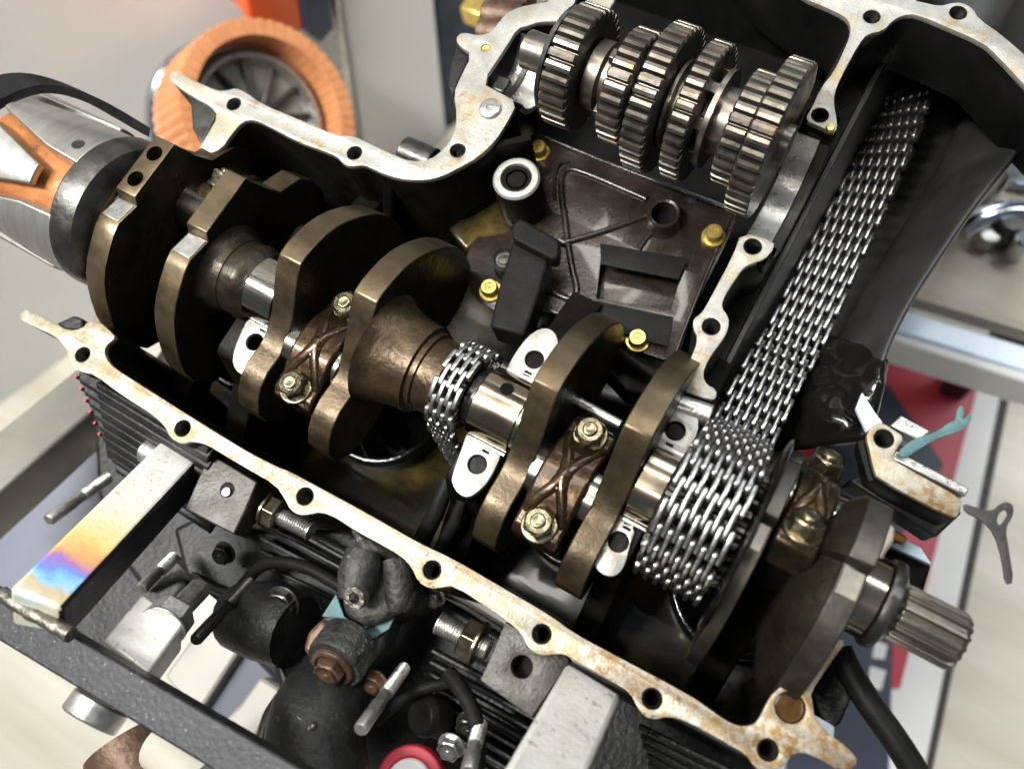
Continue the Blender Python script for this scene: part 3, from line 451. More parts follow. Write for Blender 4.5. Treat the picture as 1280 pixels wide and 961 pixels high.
# drilled balance holes in the rim of the outermost web
cut = MB()
for h in ((187, 186), (160, 215)):
    p = UX(h[0], h[1], -204); cut.cyl((p.x, p.y, p.z - 14), (p.x, p.y, p.z + 8), 4.0, n=24)
    hb = MB(); hb.lathe((p.x, p.y, p.z - 12), Z, [(0, 3.98), (0.5, .001)], 20); hb.build('balance_hole', 'hole', crank)
cutter_me = bpy.data.meshes.new('cut'); cutter_me.from_pydata([(v - ORIG[crank]) * S for v in cut.v], [], cut.f)
bm = bmesh.new(); bm.from_mesh(cutter_me); bmesh.ops.remove_doubles(bm, verts=bm.verts, dist=1e-7); bmesh.ops.recalc_face_normals(bm, faces=bm.faces); bm.to_mesh(cutter_me); bm.free()
co = bpy.data.objects.new('cut', cutter_me); COL.objects.link(co); co.location = ORIG[crank] * S
wob = wobs[0]; bmod = wob.modifiers.new('holes', 'BOOLEAN'); bmod.object = co; bmod.solver = 'EXACT'; bpy.context.view_layer.update()
me2 = bpy.data.meshes.new_from_object(wob.evaluated_get(bpy.context.evaluated_depsgraph_get())); wob.modifiers.clear(); wob.data = me2; me2.shade_smooth(); me2.set_sharp_from_angle(angle=math.radians(30)); bpy.data.objects.remove(co)
# the outer, rougher pin end of the webs and the conical shoulders
def jour(name, prof, mt, y=0, z=0, n=48, angle=30): mb = MB(); mb.lathe((0, y, z), X, prof, n); return mb.build(name, mt, crank, 0, angle=angle)
jour('shoulder', [(-155.1, 23), (-153, 20.6), (-150, 19.2), (-147, 18.8), (-146.6, 18.2), (-141, 18.2), (-140.6, 18.8), (-138, 18.4), (-136, 17), (-134, 16.4)], 'wface')
jour('shoulder', [(-66.1, 26.5), (-64, 24.6), (-60, 22.8), (-55, 21.5), (-50, 20.8), (-47.5, 20.5), (-44, 20.5), (-43.5, 18.5), (-41, 18.5), (-40.5, 17.2), (-31, 17.2), (-30.5, 14), (-30, 14)], 'cone', angle=40)
jour('main_journal', [(-146, 16.2), (-118.1, 16.2)], 'steel'); jour('main_journal', [(-235, 15), (-210.1, 15)], 'dkmetal')
jour('shoulder', [(-214, 26), (-210.1, 28)], 'web')
j3 = jour('main_journal', [(-14, 15.4), (-13.4, 16), (6.5, 16), (7, 15), (8.4, 15)], 'copper'); jour('shoulder', [(-18, 13), (-14.1, 13)], 'dkmetal')
p = UX(634, 493, -3); mb = MB(); rr_ = Vector((0, p.y, p.z)).normalized() * 16.02; mb.lathe((-3.2, rr_.y, rr_.z), rr_, [(0.02, 3.0), (.05, 2.8), (-0.0, .001)], 20); mb.build('oil_drilling', 'hole', crank)
jour('main_journal', [(60.1, 15), (61, 16), (71.5, 16), (72, 15)], 'copper'); jour('shoulder', [(112.9, 22), (114, 19)], 'wface'); mb = MB(); m_ = len(PC); rows = [(138.45, .985), (133, .86), (126, .55)]; vs = [Vector((x, a * k, b * k)) for x, k in rows for a, b in PC]
mb.add(vs, [(j * m_ + i, j * m_ + (i + 1) % m_, (j + 1) * m_ + (i + 1) % m_, (j + 1) * m_ + i) for j in range(2) for i in range(m_)] + [tuple(2 * m_ + i for i in range(m_))]); mb.build('web_draft', 'wface', crank, 1.0, angle=40)
jour('main_journal', [(148.1, 20), (149, 15.6), (157, 15.6), (157.6, 14.5)], 'copper')
jour('oil_seal_collar', [(157.7, 15.4), (158, 17.2), (160, 17.6), (162, 17.2), (163.5, 14), (165, 11.5)], 'dkmetal')
for x0, x1, y, z in ((-198, -167, 22, -7), (-106, -78, -15, -6), (20, 48, -15, -6), (110, 137, 17, 2)): jour('crankpin', [(x0 - .5, 13.5), (x1 + .5, 13.5)], 'steel', y, z)
# splined right end
N = 15; prof = []
for i in range(N):
    for f, rr in ((0.0, 9.6), (0.12, 11.2), (0.42, 11.2), (0.54, 9.6)): prof.append((2 * math.pi * (i + f) / N, rr))
mb = MB(); n_ = len(prof); xs = [(165, .93), (166, 1), (187.5, 1), (189.5, .84)]
vs = [Vector((x, rr * k * math.sin(a), rr * k * math.cos(a))) for x, k in xs for a, rr in prof]; fs = [(j * n_ + i, j * n_ + (i + 1) % n_, (j + 1) * n_ + (i + 1) % n_, (j + 1) * n_ + i) for j in range(len(xs) - 1) for i in range(n_)]
fs += [tuple(range(n_ - 1, -1, -1)), tuple((len(xs) - 1) * n_ + i for i in range(n_))]; mb.add(vs, fs); mb.build('splined_end', 'shaft', crank, 0.15, angle=25)
def toothed(name, x0, x1, yc, zc, rr, nt, depth, mt, parent, ch=0.8, bore=None, duty=0.5, ph=0.0, bevel=0.25):
    pts = []
    for i in range(nt):
        if duty > .6: tp = ((0.0, rr - depth), (0.07, rr - depth * .55), (0.17, rr - depth * .08), (0.47, rr), (0.77, rr - depth * .08), (0.87, rr - depth * .55), (0.94, rr - depth))
        else: tp = ((0.0, rr - depth), (0.16, rr - depth * .45), (0.27, rr), (0.27 + duty * .46, rr), (0.38 + duty * .46, rr - depth * .45), (0.56 + duty * .38, rr - depth))
        for f, q in tp: pts.append((2 * math.pi * (i + f) / nt + ph, q))
    m_ = len(pts); rows = [(x0, -ch), (x0 + ch, 0), (x1 - ch, 0), (x1, -ch)]
    vs = [Vector((x, yc + (q + d) * math.sin(a), zc + (q + d) * math.cos(a))) for x, d in rows for a, q in pts]
    fs = [(j * m_ + i, j * m_ + (i + 1) % m_, (j + 1) * m_ + (i + 1) % m_, (j + 1) * m_ + i) for j in range(3) for i in range(m_)]
    fs += [tuple(range(m_ - 1, -1, -1)), tuple(3 * m_ + i for i in range(m_))]
    mb = MB(); mb.add(vs, fs); return mb.build(name, mt, parent, 0, angle=22, clean=True)
toothed('cam_sprocket', -29.5, -19, 0, 0, 16.6, 22, 3.2, 'dkmetal', crank)
toothed('primary_sprocket', 72.2, 105, 0, 0, 24.0, 25, 4.5, 'dkmetal', crank)
jour('sprocket_flange', [(105.1, 22), (105.2, 40), (106.2, 41.5), (106.8, 41)], 'gloss')

# ================================================================== CONNECTING RODS
def rod(x, pin, ang, width, label):
    """cap, two bolts and shank about a crankpin; ang tilts the cap's outward direction from +z towards +y"""
    u = Vector((0, math.sin(ang), math.cos(ang))); v = Vector((0, math.cos(ang), -math.sin(ang))); P0 = Vector((x, pin[0], pin[1]))
    t = thing('connecting_rod', label, 'connecting rod', P0 - u * 60, 'connecting rods on the crankshaft')
    fr = (P0, v, u, X)
    arc = [(19 * math.cos(a), 19 * math.sin(a)) for a in [math.pi * i / 20 for i in range(21)]]
    # cap: arched band with bolt shoulders
    out = [(28, -6), (28, 6), (25, 9.5), (17, 10.5), (12, 14), (6, 16.4), (0, 17), (-6, 16.4), (-12, 14), (-17, 10.5), (-25, 9.5), (-28, 6), (-28, -6), (-14, -6)] + [(13.7 * math.cos(a), 13.7 * math.sin(a)) for a in [math.pi - math.pi * i / 14 for i in range(15)]] + [(14, -6)]
    mb = MB(); mb.prism([P0 + v * a + u * b - X * (width / 2) for a, b in out], X * width); mb.build('rod_cap', 'forge', t, 1.5, 3)
    # Y-shaped stiffening ribs on the cap
    def W(a, xx, b): return P0 + v * a + X * xx + u * b
    for sgn in (1, -1):
        for xs_ in (1, -1):
            mb = MB(); mb.tube(chaikin([W(sgn * 18, xs_ * width * .38, 7.4), W(sgn * 12, xs_ * width * .28, 11.2), W(sgn * 6, xs_ * width * .10, 13.9), W(sgn * 1, 0, 14.6)], 2, False), [3.2, 3.3, 3.6, 4.0], 14); mb.build('cap_rib', 'forge', t, angle=80)
    mb = MB(); mb.tube([W(-6, 0, 13.2), W(0, 0, 14.2), W(6, 0, 13.2)], [3.8, 4.6, 3.8], 14); mb.build('cap_rib', 'forge', t, angle=80)
    for sgn in (1, -1):
        mb = MB(); mb.hexhead(W(sgn * 21.5, 0, 9.4), u, 11.4, 6.4, washer=7.6, wh=1.6, dimple=.7, turn=.2 + sgn * .4); mb.lathe(W(sgn * 21.5, 0, 17.2), u, [(0, 3.3), (1.1, 3.2), (1.6, 2.4), (1.3, .9), (1.3, .001)], 18); mb.build('rod_bolt', 'bolt', t, .3)
    mb = MB(); sh = [(26, -6.2), (22, -22), (9, -34), (8, -120), (-8, -120), (-9, -34), (-22, -22), (-26, -6.2)]; mb.prism([P0 + v * a + u * b - X * (width * .42) for a, b in sh], X * (width * .84)); mb.build('rod_shank', 'case', t, 1.5)
    return t
rod(-182.5, (35, -20), 1.12, 19, 'first connecting rod, mostly hidden between the two leftmost crank webs')
rod(-90.5, (-13.5, -7), 0.06, 21, 'second connecting rod, ribbed cap and bolts just left of the large brown cone')
rod(34, (-15.5, -6), 0.10, 21, 'third connecting rod, right of the shiny drilled journal, both hex bolts in full view')
rod(122, (16, 1), 0.72, 16, 'fourth connecting rod, right of the wide chain with its shiny golden cap tilted back')

# ================================================================== CHAINS
def link_mesh(name, pitch, h, th):
    r_ = h / 2; pts = []
    for i in range(9): a = math.pi / 2 + math.pi * i / 8; pts.append((-pitch / 2 + r_ * .78 * math.copysign(abs(math.cos(a)) ** .6, math.cos(a)), r_ * (.84 if math.sin(a) > 0 else .95) * math.copysign(abs(math.sin(a)) ** .6, math.sin(a))))
    pts += [(-pitch * .12, -r_ * .62), (pitch * .12, -r_ * .62)]
    for i in range(9): a = -math.pi / 2 + math.pi * i / 8; pts.append((pitch / 2 + r_ * .78 * math.copysign(abs(math.cos(a)) ** .6, math.cos(a)), r_ * (.84 if math.sin(a) > 0 else .95) * math.copysign(abs(math.sin(a)) ** .6, math.sin(a))))
    pts += [(pitch * .40, r_ * .96), (pitch * .2, r_ * .99), (0, r_ * 1.0), (-pitch * .2, r_ * .99), (-pitch * .40, r_ * .96)]
    n = len(pts); q = th * .13; rows = [(-th / 2, .96), (-th / 2 + q, 1), (th / 2 - q, 1), (th / 2, .96)]
    # local axes: x across the chain, y along, z outward
    vs = [(x * S, a * (1 - (1 - k) * .4) * S, b * k * S) for x, k in rows for a, b in pts]
    fs = [tuple(range(n - 1, -1, -1)), tuple(3 * n + i for i in range(n))] + [(j * n + i, j * n + (i + 1) % n, (j + 1) * n + (i + 1) % n, (j + 1) * n + i) for j in range(3) for i in range(n)]
    me = bpy.data.meshes.new(name); me.from_pydata(vs, [], fs); me.materials.append(M['chain'])
    bm = bmesh.new(); bm.from_mesh(me); bmesh.ops.recalc_face_normals(bm, faces=bm.faces); bm.to_mesh(me); bm.free(); me.shade_smooth(); me.set_sharp_from_angle(angle=math.radians(50)); return me
def chain(t, path, x_of, pitch, h, th, lanes, gap, roll=lambda y: 0.0):
    """path: (y, z) polyline; plates alternate between neighbouring lanes from pin to pin"""
    P_ = [Vector((0, a, b)) for a, b in path]; acc = [0]
    for i in range(1, len(P_)): acc.append(acc[-1] + (P_[i] - P_[i - 1]).length)
    def at(s_):
        s_ = max(0, min(acc[-1] - 1e-6, s_)); i = max(k for k in range(len(acc) - 1) if acc[k] <= s_); f = (s_ - acc[i]) / (acc[i + 1] - acc[i]); return P_[i].lerp(P_[i + 1], f)
    me = link_mesh('link_plate', pitch, h, th); og = ORIG[t]; nrow = int(acc[-1] / pitch) - 1; cnt = 0
    pm = bpy.data.meshes.new('chain_pin'); b = MB(); W_ = lanes * gap; b.cyl((-W_ / 2 - .3, 0, 0), (W_ / 2 + .3, 0, 0), h * .17, n=10, ch=.2)
    pm.from_pydata([v * S for v in b.v], [], b.f); pm.materials.append(M['dkmetal']); pm.shade_smooth(); pm.set_sharp_from_angle(angle=math.radians(40))
    for k in range(nrow):
        a = at(k * pitch); c = at((k + 1) * pitch); mid = (a + c) / 2; d = (c - a).normalized(); up = Vector((0, -d.z, d.y))
        if up.z < -0.2 and False: up = -up
        for j in range(lanes):
            if (j + k) % 2: continue
            ro = roll(mid.y); cr, sr = math.cos(ro), math.sin(ro); ex = X * cr + up * sr; ez = up * cr - X * sr; off = (j - (lanes - 1) / 2) * gap
            o = bpy.data.objects.new('link_plate', me); COL.objects.link(o); o.parent = t
            jit = random.uniform(-.12, .12)
            mw = Matrix(((ex.x, d.x, ez.x, 0), (ex.y, d.y, ez.y, 0), (ex.z, d.z, ez.z, 0), (0, 0, 0, 1))) @ Matrix.Rotation(random.uniform(-.02, .02), 4, 'X')
            mw.translation = (Vector((x_of(mid.y), mid.y, mid.z)) + ex * (off + jit * .4) + ez * jit - og) * S; o.matrix_local = mw; cnt += 1
        o = bpy.data.objects.new('chain_pin', pm); COL.objects.link(o); o.parent = t; ro = roll(a.y); ex = X * math.cos(ro) + up * math.sin(ro); ez = up * math.cos(ro) - X * math.sin(ro); mw = Matrix(((ex.x, d.x, ez.x, 0), (ex.y, d.y, ez.y, 0), (ex.z, d.z, ez.z, 0), (0, 0, 0, 1))); mw.translation = (Vector((x_of(a.y), a.y, a.z)) - og) * S; o.matrix_local = mw
    return cnt
pc = thing('primary_drive_chain', 'wide many-plated drive chain running back from the right sprocket into the black chamber', 'chain', (88, 0, -28))
path = [(-30.5, -10), (-30, -2)] + [(28.6 * math.sin(a), 28.6 * math.cos(a)) for a in [math.radians(d) for d in range(-84, 56, 10)]]
path += [(27, 9), (32, 0), (38, -14), (45, -30)]
cl = [U(a, b, z) for a, b, z in ((968, 462, -46), (985, 436, -56), (1000, 409, -62), (1035, 335, -68), (1075, 257, -72), (1108, 187, -75), (1139, 117, -78))]
path += [(p.y, p.z) for p in cl]; e_ = path[-1]; path += [(e_[0] + 6, e_[1] - 5), (e_[0] + 8, e_[1] - 14), (e_[0] + 4, e_[1] - 24)]
def cx(y):
    if y < 20: return 87.8
    q = [(20, 87.8)] + [(p.y, p.x) for p in cl]
    for (a, b), (c, d) in zip(q, q[1:]):
        if y <= c: return b + (d - b) * (y - a) / (c - a)
    return q[-1][1]
print('primary plates', chain(pc, path, cx, 9.4, 6.6, 1.7, 13, 2.18, lambda y: math.radians(40) * max(0, min(1, (y - 95) / 170))))
tc = thing('cam_drive_chain', 'narrow chain looped over the small sprocket in the middle of the crankshaft', 'chain', (-24, 0, -18))
path = [(-30, -130), (-27, -95), (-24.5, -60), (-22.5, -30), (-20.8, -10)] + [(19.4 * math.sin(a), 19.4 * math.cos(a)) for a in [math.radians(d) for d in range(-80, 86, 12)]] + [(20.2, -8), (21, -20)]
print('cam plates', chain(tc, path, lambda y: -24.2, 6.8, 4.2, 1.6, 7, 1.9))

# ================================================================== GEARBOX SHAFT
gy, gz = 157, 13
gs = thing('gear_shaft', 'gearbox shaft carrying a row of oily toothed gears behind the brown plate', 'gear shaft', (0, gy, gz - 20))
gears = [(-57, -43.5, 28, 33), (-29, -18, 26, 30), (-13.5, -2.5, 33, 40), (5, 14, 31, 37), (27, 36.8, 25.5, 30), (37.8, 48.6, 34.5, 41)]
for i, (a, b, rr, nt) in enumerate(gears): toothed('gear', a, b, gy, gz, rr, nt, 3.4, 'gear', gs, 0.8, ph=i * .07, duty=.78)
def sh(name, prof, mt='gear', n=40): mb = MB(); mb.lathe((0, gy, gz), X, prof, n); return mb.build(name, mt, gs, angle=30)
sh('shaft', [(-78, 9), (52, 9)], 'shaft'); sh('gear_collar', [(-42, 16), (-36, 16), (-35, 13), (-29, 13)], 'shaft'); sh('gear_collar', [(-17, 17), (-14, 17)], 'shaft'); sh('gear_collar', [(-1.5, 20), (0, 20), (.5, 15), (4.6, 15), (5, 20)], 'shaft')
sh('gear_collar', [(14.5, 16), (17, 16), (17.2, 22), (19.5, 22), (19.7, 15), (27, 15)], 'shaft')
for k in range(8):
    a = 2 * math.pi * k / 8; mb = MB(); e = Vector((0, math.sin(a), math.cos(a))); mb.box(Vector((15.7, gy, gz)) + e * 18.5, (4.4, 5.5, 5), (X, Vector((0, math.cos(a), -math.sin(a))), e)); mb.build('engagement_dog', 'gear', gs, .5)
    if k % 2 == 0: mb = MB(); mb.box(Vector((-31, gy, gz)) + e * 17, (4.6, 5.5, 5), (X, Vector((0, math.cos(a), -math.sin(a))), e)); mb.build('engagement_dog', 'gear', gs, .5)
seat(157, 18.5, -96, -73, 'bearing_seat', 'bare'); seat(157, 17.2, -90, -87, 'bearing_seat_lip', 'grey'); 
sh('thrust_washer', [(-61, 24), (-60, 25.5), (-58.5, 25), (-57.5, 20)], 'dkmetal')
mb = MB(); mb.box((-90, 146, -8), (8, 9, 6)); mb.build('lock_tab', 'dkmetal', gs, 1.2)
# ================================================================== OIL BAFFLE PLATE
PZ = -40
bp = thing('oil_baffle_plate', 'brown oily pressed plate with ribs, tube and square opening, bolted behind the crank', 'plate', (0, 95, PZ - 4))
PL = [(655, 176), (666, 167), (682, 168), (700, 178), (760, 200), (840, 231), (912, 257), (922, 264), (918, 280), (900, 320), (880, 360), (862, 402), (850, 440), (838, 452), (800, 440), (745, 412), (700, 392), (668, 385), (640, 395), (612, 385), (592, 372), (582, 345), (583, 315), (597, 296), (640, 292), (650, 262), (646, 205)]
plate('pressed_plate', [px(PL, PZ, 1), px([(752, 322), (852, 338), (838, 388), (745, 372)], PZ, 0)], PZ - 2, PZ, 'plate', bp, 0.4)
plate('mesh_screen', [px([(745, 315), (860, 330), (846, 398), (738, 382)], PZ - 9, 0)], PZ - 9, PZ - 8, 'plate', bp, 0.2)
def rib(pts, rr=1.5, k=2, z=PZ): mb = MB(); mb.tube(chaikin([U(a, b, z + .3) for a, b in pts], k, False) if k else [U(a, b, z + .3) for a, b in pts], rr, 10); return mb.build('pressed_rib', 'plate', bp, angle=80)
rib([(705, 270), (700, 222), (708, 210), (730, 215), (808, 249)], 1.7); rib([(694, 250), (692, 225), (698, 204), (712, 202)], 1.0)
rib([(705, 262), (709, 300), (716, 340), (722, 362), (716, 376), (700, 370), (676, 358)], 1.8); rib([(712, 302), (760, 288), (812, 268)], 1.6); rib([(822, 282), (808, 298), (798, 312)], 1.5); rib([(700, 300), (706, 305), (712, 302)], 2.4)
rib([(682, 172), (760, 204), (912, 262)], 0.9); rib([(915, 266), (888, 330), (860, 400), (842, 448)], 1.0)
# black flaps bent up above and below the opening
for pl in ([(750, 304), (860, 323), (848, 349), (751, 330)], [(736, 374), (842, 396), (836, 433), (800, 424), (733, 401)]):
    plate('bent_flap', [px(pl, PZ + 4, 0)], PZ + 2.5, PZ + 4, 'rubber', bp, 0.25)
cb = U(645, 222, -12); mb = MB(); mb.lathe((cb.x, cb.y, -12), Z, [(-30, 11.6), (-1.2, 11.6), (0, 10.7), (0.2, 9.6), (0, 7.8), (-2.5, 7.3), (-2.6, 5.6), (-1.6, 5.4), (-1.6, 4.4), (-8, 4.2), (-16, 4.2)], 40); mb.build('oil_boss', ['pad'], bp, angle=30)
mb = MB(); mb.lathe((cb.x, cb.y, -12), Z, [(-29, 12.3), (-2, 11.9), (-1.6, 11.65)], 40); mb.build('boss_skirt', 'case', bp); mb = MB(); mb.lathe((cb.x, cb.y, -17), Z, [(0, 4.25), (.1, .001)], 24); mb.build('boss_bore', 'hole', bp)
ct = U(830, 266, PZ + 10); mb = MB(); mb.lathe((ct.x, ct.y, PZ), Z, [(0, 9.4), (1.5, 8.4), (9.4, 7.8), (10, 7.3), (9.6, 6.1), (-1, 6.1)], 32); mb.build('oil_tube', 'plate', bp); mb = MB(); mb.lathe((ct.x, ct.y, PZ + 1), Z, [(0, 6.15), (.1, .001)], 24); mb.build('tube_bore', 'hole', bp)
for q in ((672, 183), (893, 289), (611, 358), (797, 421)):
    c = U(q[0], q[1], PZ + 6); mb = MB(); mb.lathe((c.x, c.y, PZ + .1), Z, [(0, 6.0), (1.2, 5.6), (1.3, 4.4), (5.2, 4.3), (6, 3.7), (6, 2.2), (5.3, 1.8), (5.3, .9), (5.9, .5), (5.9, .001)], 24); mb.build('plate_bolt', 'zinc', bp, angle=40)
# olive oil-wet casting shelf left of the boss
mb = MB(); mb.prism([U(a, b, -44) for a, b in ((560, 285), (617, 246), (642, 270), (640, 292), (598, 296), (583, 312))], (0, 0, -8)); mb.build('casting_shelf', 'bore', case, 1.2)
cast('case_shelf', [(735, 440), (760, 405), (830, 430), (850, 455), (838, 500), (780, 490)], -46, -20, 'case', 2)
blob('cast_web', U3((760, 432, -40), (800, 458, -40), (835, 476, -38)), 4, 'case'); mb = MB(); mb.cyl(U(722, 502, -14), U(776, 532, -14), 2.6, n=20, ch=.4); mb.build('oil_jet_rod', 'bare', case)
# black rubber-faced chain guide
cg = thing('chain_guide', 'black rubber chain guide blade standing against the brown plate', 'chain guide', tuple(U(650, 350, -46)))
mb = MB(); top = [(640, 280), (650, 272), (700, 300), (698, 322), (690, 324), (640, 298)]; mb.prism([U(a, b, -14) for a, b in top], (0, 0, -10)); mb.build('guide_head', 'rubber', cg, 1.4, 3)
mb = MB(); mb.prism([U(a, b, -20) for a, b in ((642, 296), (688, 320), (672, 372), (655, 420), (612, 408), (624, 356))], (0, 0, -20)); mb.build('guide_blade', 'rubber', cg, 1.6, 3)
mb = MB(); c = U(630, 325, -30); mb.lathe(c, Z, [(-10, 6.5), (0, 6.3), (1, 5), (.2, 4), (.2, 3), (1, 2.6), (1.3, .001)], 24); mb.build('guide_pivot', 'dkmetal', cg)
mb = MB(); mb.tube(U3((520, 690, -50), (545, 640, -30), (560, 600, -28)), [4.5, 4, 3.5], 12); mb.build('guide_rail', 'rubber', cg, angle=60)
mb = MB(); mb.tube(U3((548, 690, -40), (570, 650, -24), (578, 625, -20)), [3.2, 3.0, 2.4], 12); mb.build('guide_rail', 'rubber', cg, angle=60)

# ================================================================== ALTERNATOR ROTOR
rt = thing('alternator_rotor', 'claw-pole alternator rotor with orange copper coil on the left crank end', 'rotor', (-238, 0, -46))
mb = MB(); mb.lathe((0, 0, 0), X, [(-291, 31), (-231, 31)], 48); mb.build('field_coil', 'coil', rt)
def claw(x_root, x_tip, a, w0, w1, ro=39, th=9, ti=4):
    vs = []; nA = 8
    for x, wd, t_ in ((x_root, w0, th), (x_root + (x_tip - x_root) * .35, w0 * .93, th * .9), (x_tip, w1, ti)):
        for rad in (ro, ro - t_):
            for i in range(nA + 1): q = a + wd * (i / nA - .5); vs.append(Vector((x, rad * math.sin(q), rad * math.cos(q))))
    m = nA + 1; f = []
    for s_ in (0, 2 * m):
        for i in range(nA): f += [(s_ + i, s_ + i + 1, s_ + 2 * m + i + 1, s_ + 2 * m + i), (s_ + m + i, s_ + 3 * m + i, s_ + 3 * m + i + 1, s_ + m + i + 1)]
        f += [(s_, s_ + 2 * m, s_ + 3 * m, s_ + m), (s_ + nA, s_ + m + nA, s_ + 3 * m + nA, s_ + 2 * m + nA)]
    for i in range(nA): f += [(i, m + i, m + i + 1, i + 1), (4 * m + i, 4 * m + i + 1, 5 * m + i + 1, 5 * m + i)]
    mb = MB(); mb.add(vs, f); return mb.build('pole_claw', 'alu', rt, .8, 2, angle=30)
ca = UX(112, 155, -235); A0 = math.atan2(ca.y, ca.z)
for k in range(4):
    a0 = A0 + math.radians(90 * k); claw(-227, -286, a0, .88, .34); claw(-299, -244, a0 - math.pi / 4, .78, .26)
mb = MB(); mb.lathe((0, 0, 0), X, [(-229, 26), (-229, 38), (-227.5, 39), (-220, 38.6), (-216, 37), (-213, 33), (-212, 27), (-209, 25), (-205, 24.5), (-204, 16)], 56); mb.build('pole_body', 'dkmetal', rt, angle=30)
def strip(pts, wd, th):
    """bent sheet blade: pts are points on the rotor's outside, wd its width towards -x"""
    vs = []; 
    for i, p in enumerate(pts):
        d = Vector((0, p.y, p.z)).normalized(); k = wd[i]; vs += [p, p - d * th, p - d * th - X * k, p - X * k]
    n = len(pts); fs = [(i * 4 + j, i * 4 + (j + 1) % 4, (i + 1) * 4 + (j + 1) % 4, (i + 1) * 4 + j) for i in range(n - 1) for j in range(4)] + [(3, 2, 1, 0), tuple((n - 1) * 4 + q for q in range(4))]
    mb = MB(); mb.add(vs, fs); return mb.build('fan_blade', 'black', rt, .4)
for pl in ([(-12, 133, -296), (0, 124, -290), (30, 110, -278), (60, 104, -266), (95, 111, -254), (130, 126, -242), (160, 143, -230), (188, 160, -215)], [(-20, 246, -290), (0, 268, -282), (40, 300, -262), (75, 328, -242), (97, 343, -222)]):
    P_ = chaikin([UX(a, b, x) for a, b, x in pl], 2, False); n = len(P_) - 1; strip(P_, [26 - 22 * (i / n) for i in range(n + 1)], 4.5)
c = UX(105, 177, -229); d = Vector((0, c.y, c.z)).normalized(); mb = MB(); mb.lathe(Vector((-235, d.y * 39.05, d.z * 39.05)), d, [(0.06, 3.0), (.05, 2.4), (-.1, .001)], 18); mb.build('balance_dimple', 'dkmetal', rt)

# ================================================================== ENGINE STAND
A1, B1 = U(237, 550, -26), U(43, 748, 46)
st = thing('engine_stand', 'welded steel engine stand of square tube arms on a black crossbar', 'engine stand', (-120, -160, -40))
def beam(name, A, B, w_, h_, mt, parent, bevel=1.5, side=None):
    A = Vector(A); B = Vector(B); d = (B - A).normalized(); s_ = (side or X); s_ = (s_ - d * s_.dot(d)).normalized(); u_ = s_.cross(d); u_ = u_ if u_.z > 0 else -u_
    mb = MB(); mb.box((A + B) / 2 - u_ * h_ / 2, ((B - A).length, w_, h_), (d, s_, u_)); return mb.build(name, mt, parent, bevel, 3, origin=(A + B) / 2)
dirA = (U(253, 580, -22) - U(201, 545, -22)).normalized()
hm = heat_mat(tuple(B1 * S), tuple((A1 - B1).normalized()))
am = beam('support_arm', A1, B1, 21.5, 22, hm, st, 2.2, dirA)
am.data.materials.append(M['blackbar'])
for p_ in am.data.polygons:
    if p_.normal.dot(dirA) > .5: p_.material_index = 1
A2, B2 = U(744, 846, -8), U(660, 1010, 55)
beam('support_arm', A2, B2, 24, 22, 'tube', st, 2.2, (U(777, 867, -8) - U(712, 824, -8)).normalized())
Cb0, Cb1 = U(-60, 735, 34), U(420, 1020, 34)
beam('cross_bar', Cb0, Cb1, 15, 9, 'blackbar', st, 1.0, Vector((0, -1, 0)))
mb = MB(); pts = [U(2 + i * 6.2, 743 + i * 3.6 + random.uniform(-1, 1), 40) for i in range(15)]; mb.tube(pts, [2.9 + random.uniform(-.25, .35) for i in range(15)], 12); mb.build('weld_bead', 'weld', st, angle=80)
mb = MB(); mb.prism([U(a, b, -16) for a, b in ((262, 566), (322, 602), (306, 640), (292, 668), (230, 636))], (0, 0, -14)); mb.build('bracket_block', 'grey', st, .8)
c = U(284, 612, -16); mb = MB(); mb.lathe(c, Z, [(.05, 3.6), (.06, 3.4), (.0, .001)], 20); mb.build('bracket_hole', 'hole', st)
mb = MB(); mb.cyl(c + Vector((.8, -1, -.4)), c + Vector((.8, -1, 1.5)), 2.2, n=16, ch=.3); mb.build('roll_pin', 'bare', st)
plate('bracket_block', [px([(632, 777), (707, 819), (712, 826), (664, 897), (600, 850)], -12, 0), circ(U(652, 833, -12).xy, 4.4)], -26, -12, 'grey', st, .6)
c = U(652, 833, -12); mb = MB(); mb.lathe((c.x, c.y, -22), Z, [(0, 4.5), (.1, .001)], 20); mb.build('bracket_hole', 'hole', st)
def mount(p, q, rr, nut_at, tag_):
    p = Vector(p); q = Vector(q); L = (q - p).length; pr = [(0, rr * .8), (.5, rr)]; h = .5
    while h < L - 1: pr += [(h, rr), (h + .6, rr * .86), (h + 1.2, rr)]; h += 1.3
    pr += [(L - .6, rr), (L, rr * .8)]; d = (q - p).normalized()
    mb = MB(); mb.lathe(p, q - p, pr, 24); b_ = mb.build('mounting_bolt', 'bare', st, angle=40)
    mb = MB(); mb.hexhead(p + d * nut_at, d, rr * 3.1, 6.5, turn=.6); mb.lathe(p + d * (nut_at - 1.8), d, [(0, rr * 1.9), (1.7, rr * 1.9)], 28); mb.build('lock_nut', 'bolt', b_, .35)
mount(U(322, 630, -30), U(389, 664, -30), 4.4, 7, 1)
mb = MB(); a = U(318, 636, -30); mb.lathe(a, X, [(-3, 9), (-1.5, 9.8), (0, 9.6), (1.5, 8.5)], 32); mb.build('rubber_washer', 'black', st)
mount(U(612, 812, -30), U(549, 778, -30), 5.2, 6.5, 2)
mb = MB(); c = U(790, 905, -28); mb.hexhead(c, X, 13, 7, washer=0); mb.build('mounting_bolt', 'bare', st, .4); mb = MB(); c = U(190, 566, -26); mb.cyl(c + Vector((8, 0, 0)), c + Vector((-4, 0, 0)), 6.5, n=20, ch=1); mb.build('spacer', 'bare', st)
mb = MB(); c = U(180, 806, 6); d = (B1 - A1).normalized(); mb.box(c, (24, 26, 18), (dirA, d, dirA.cross(d))); mb.build('clamp_block', 'tube', st, 1.2)
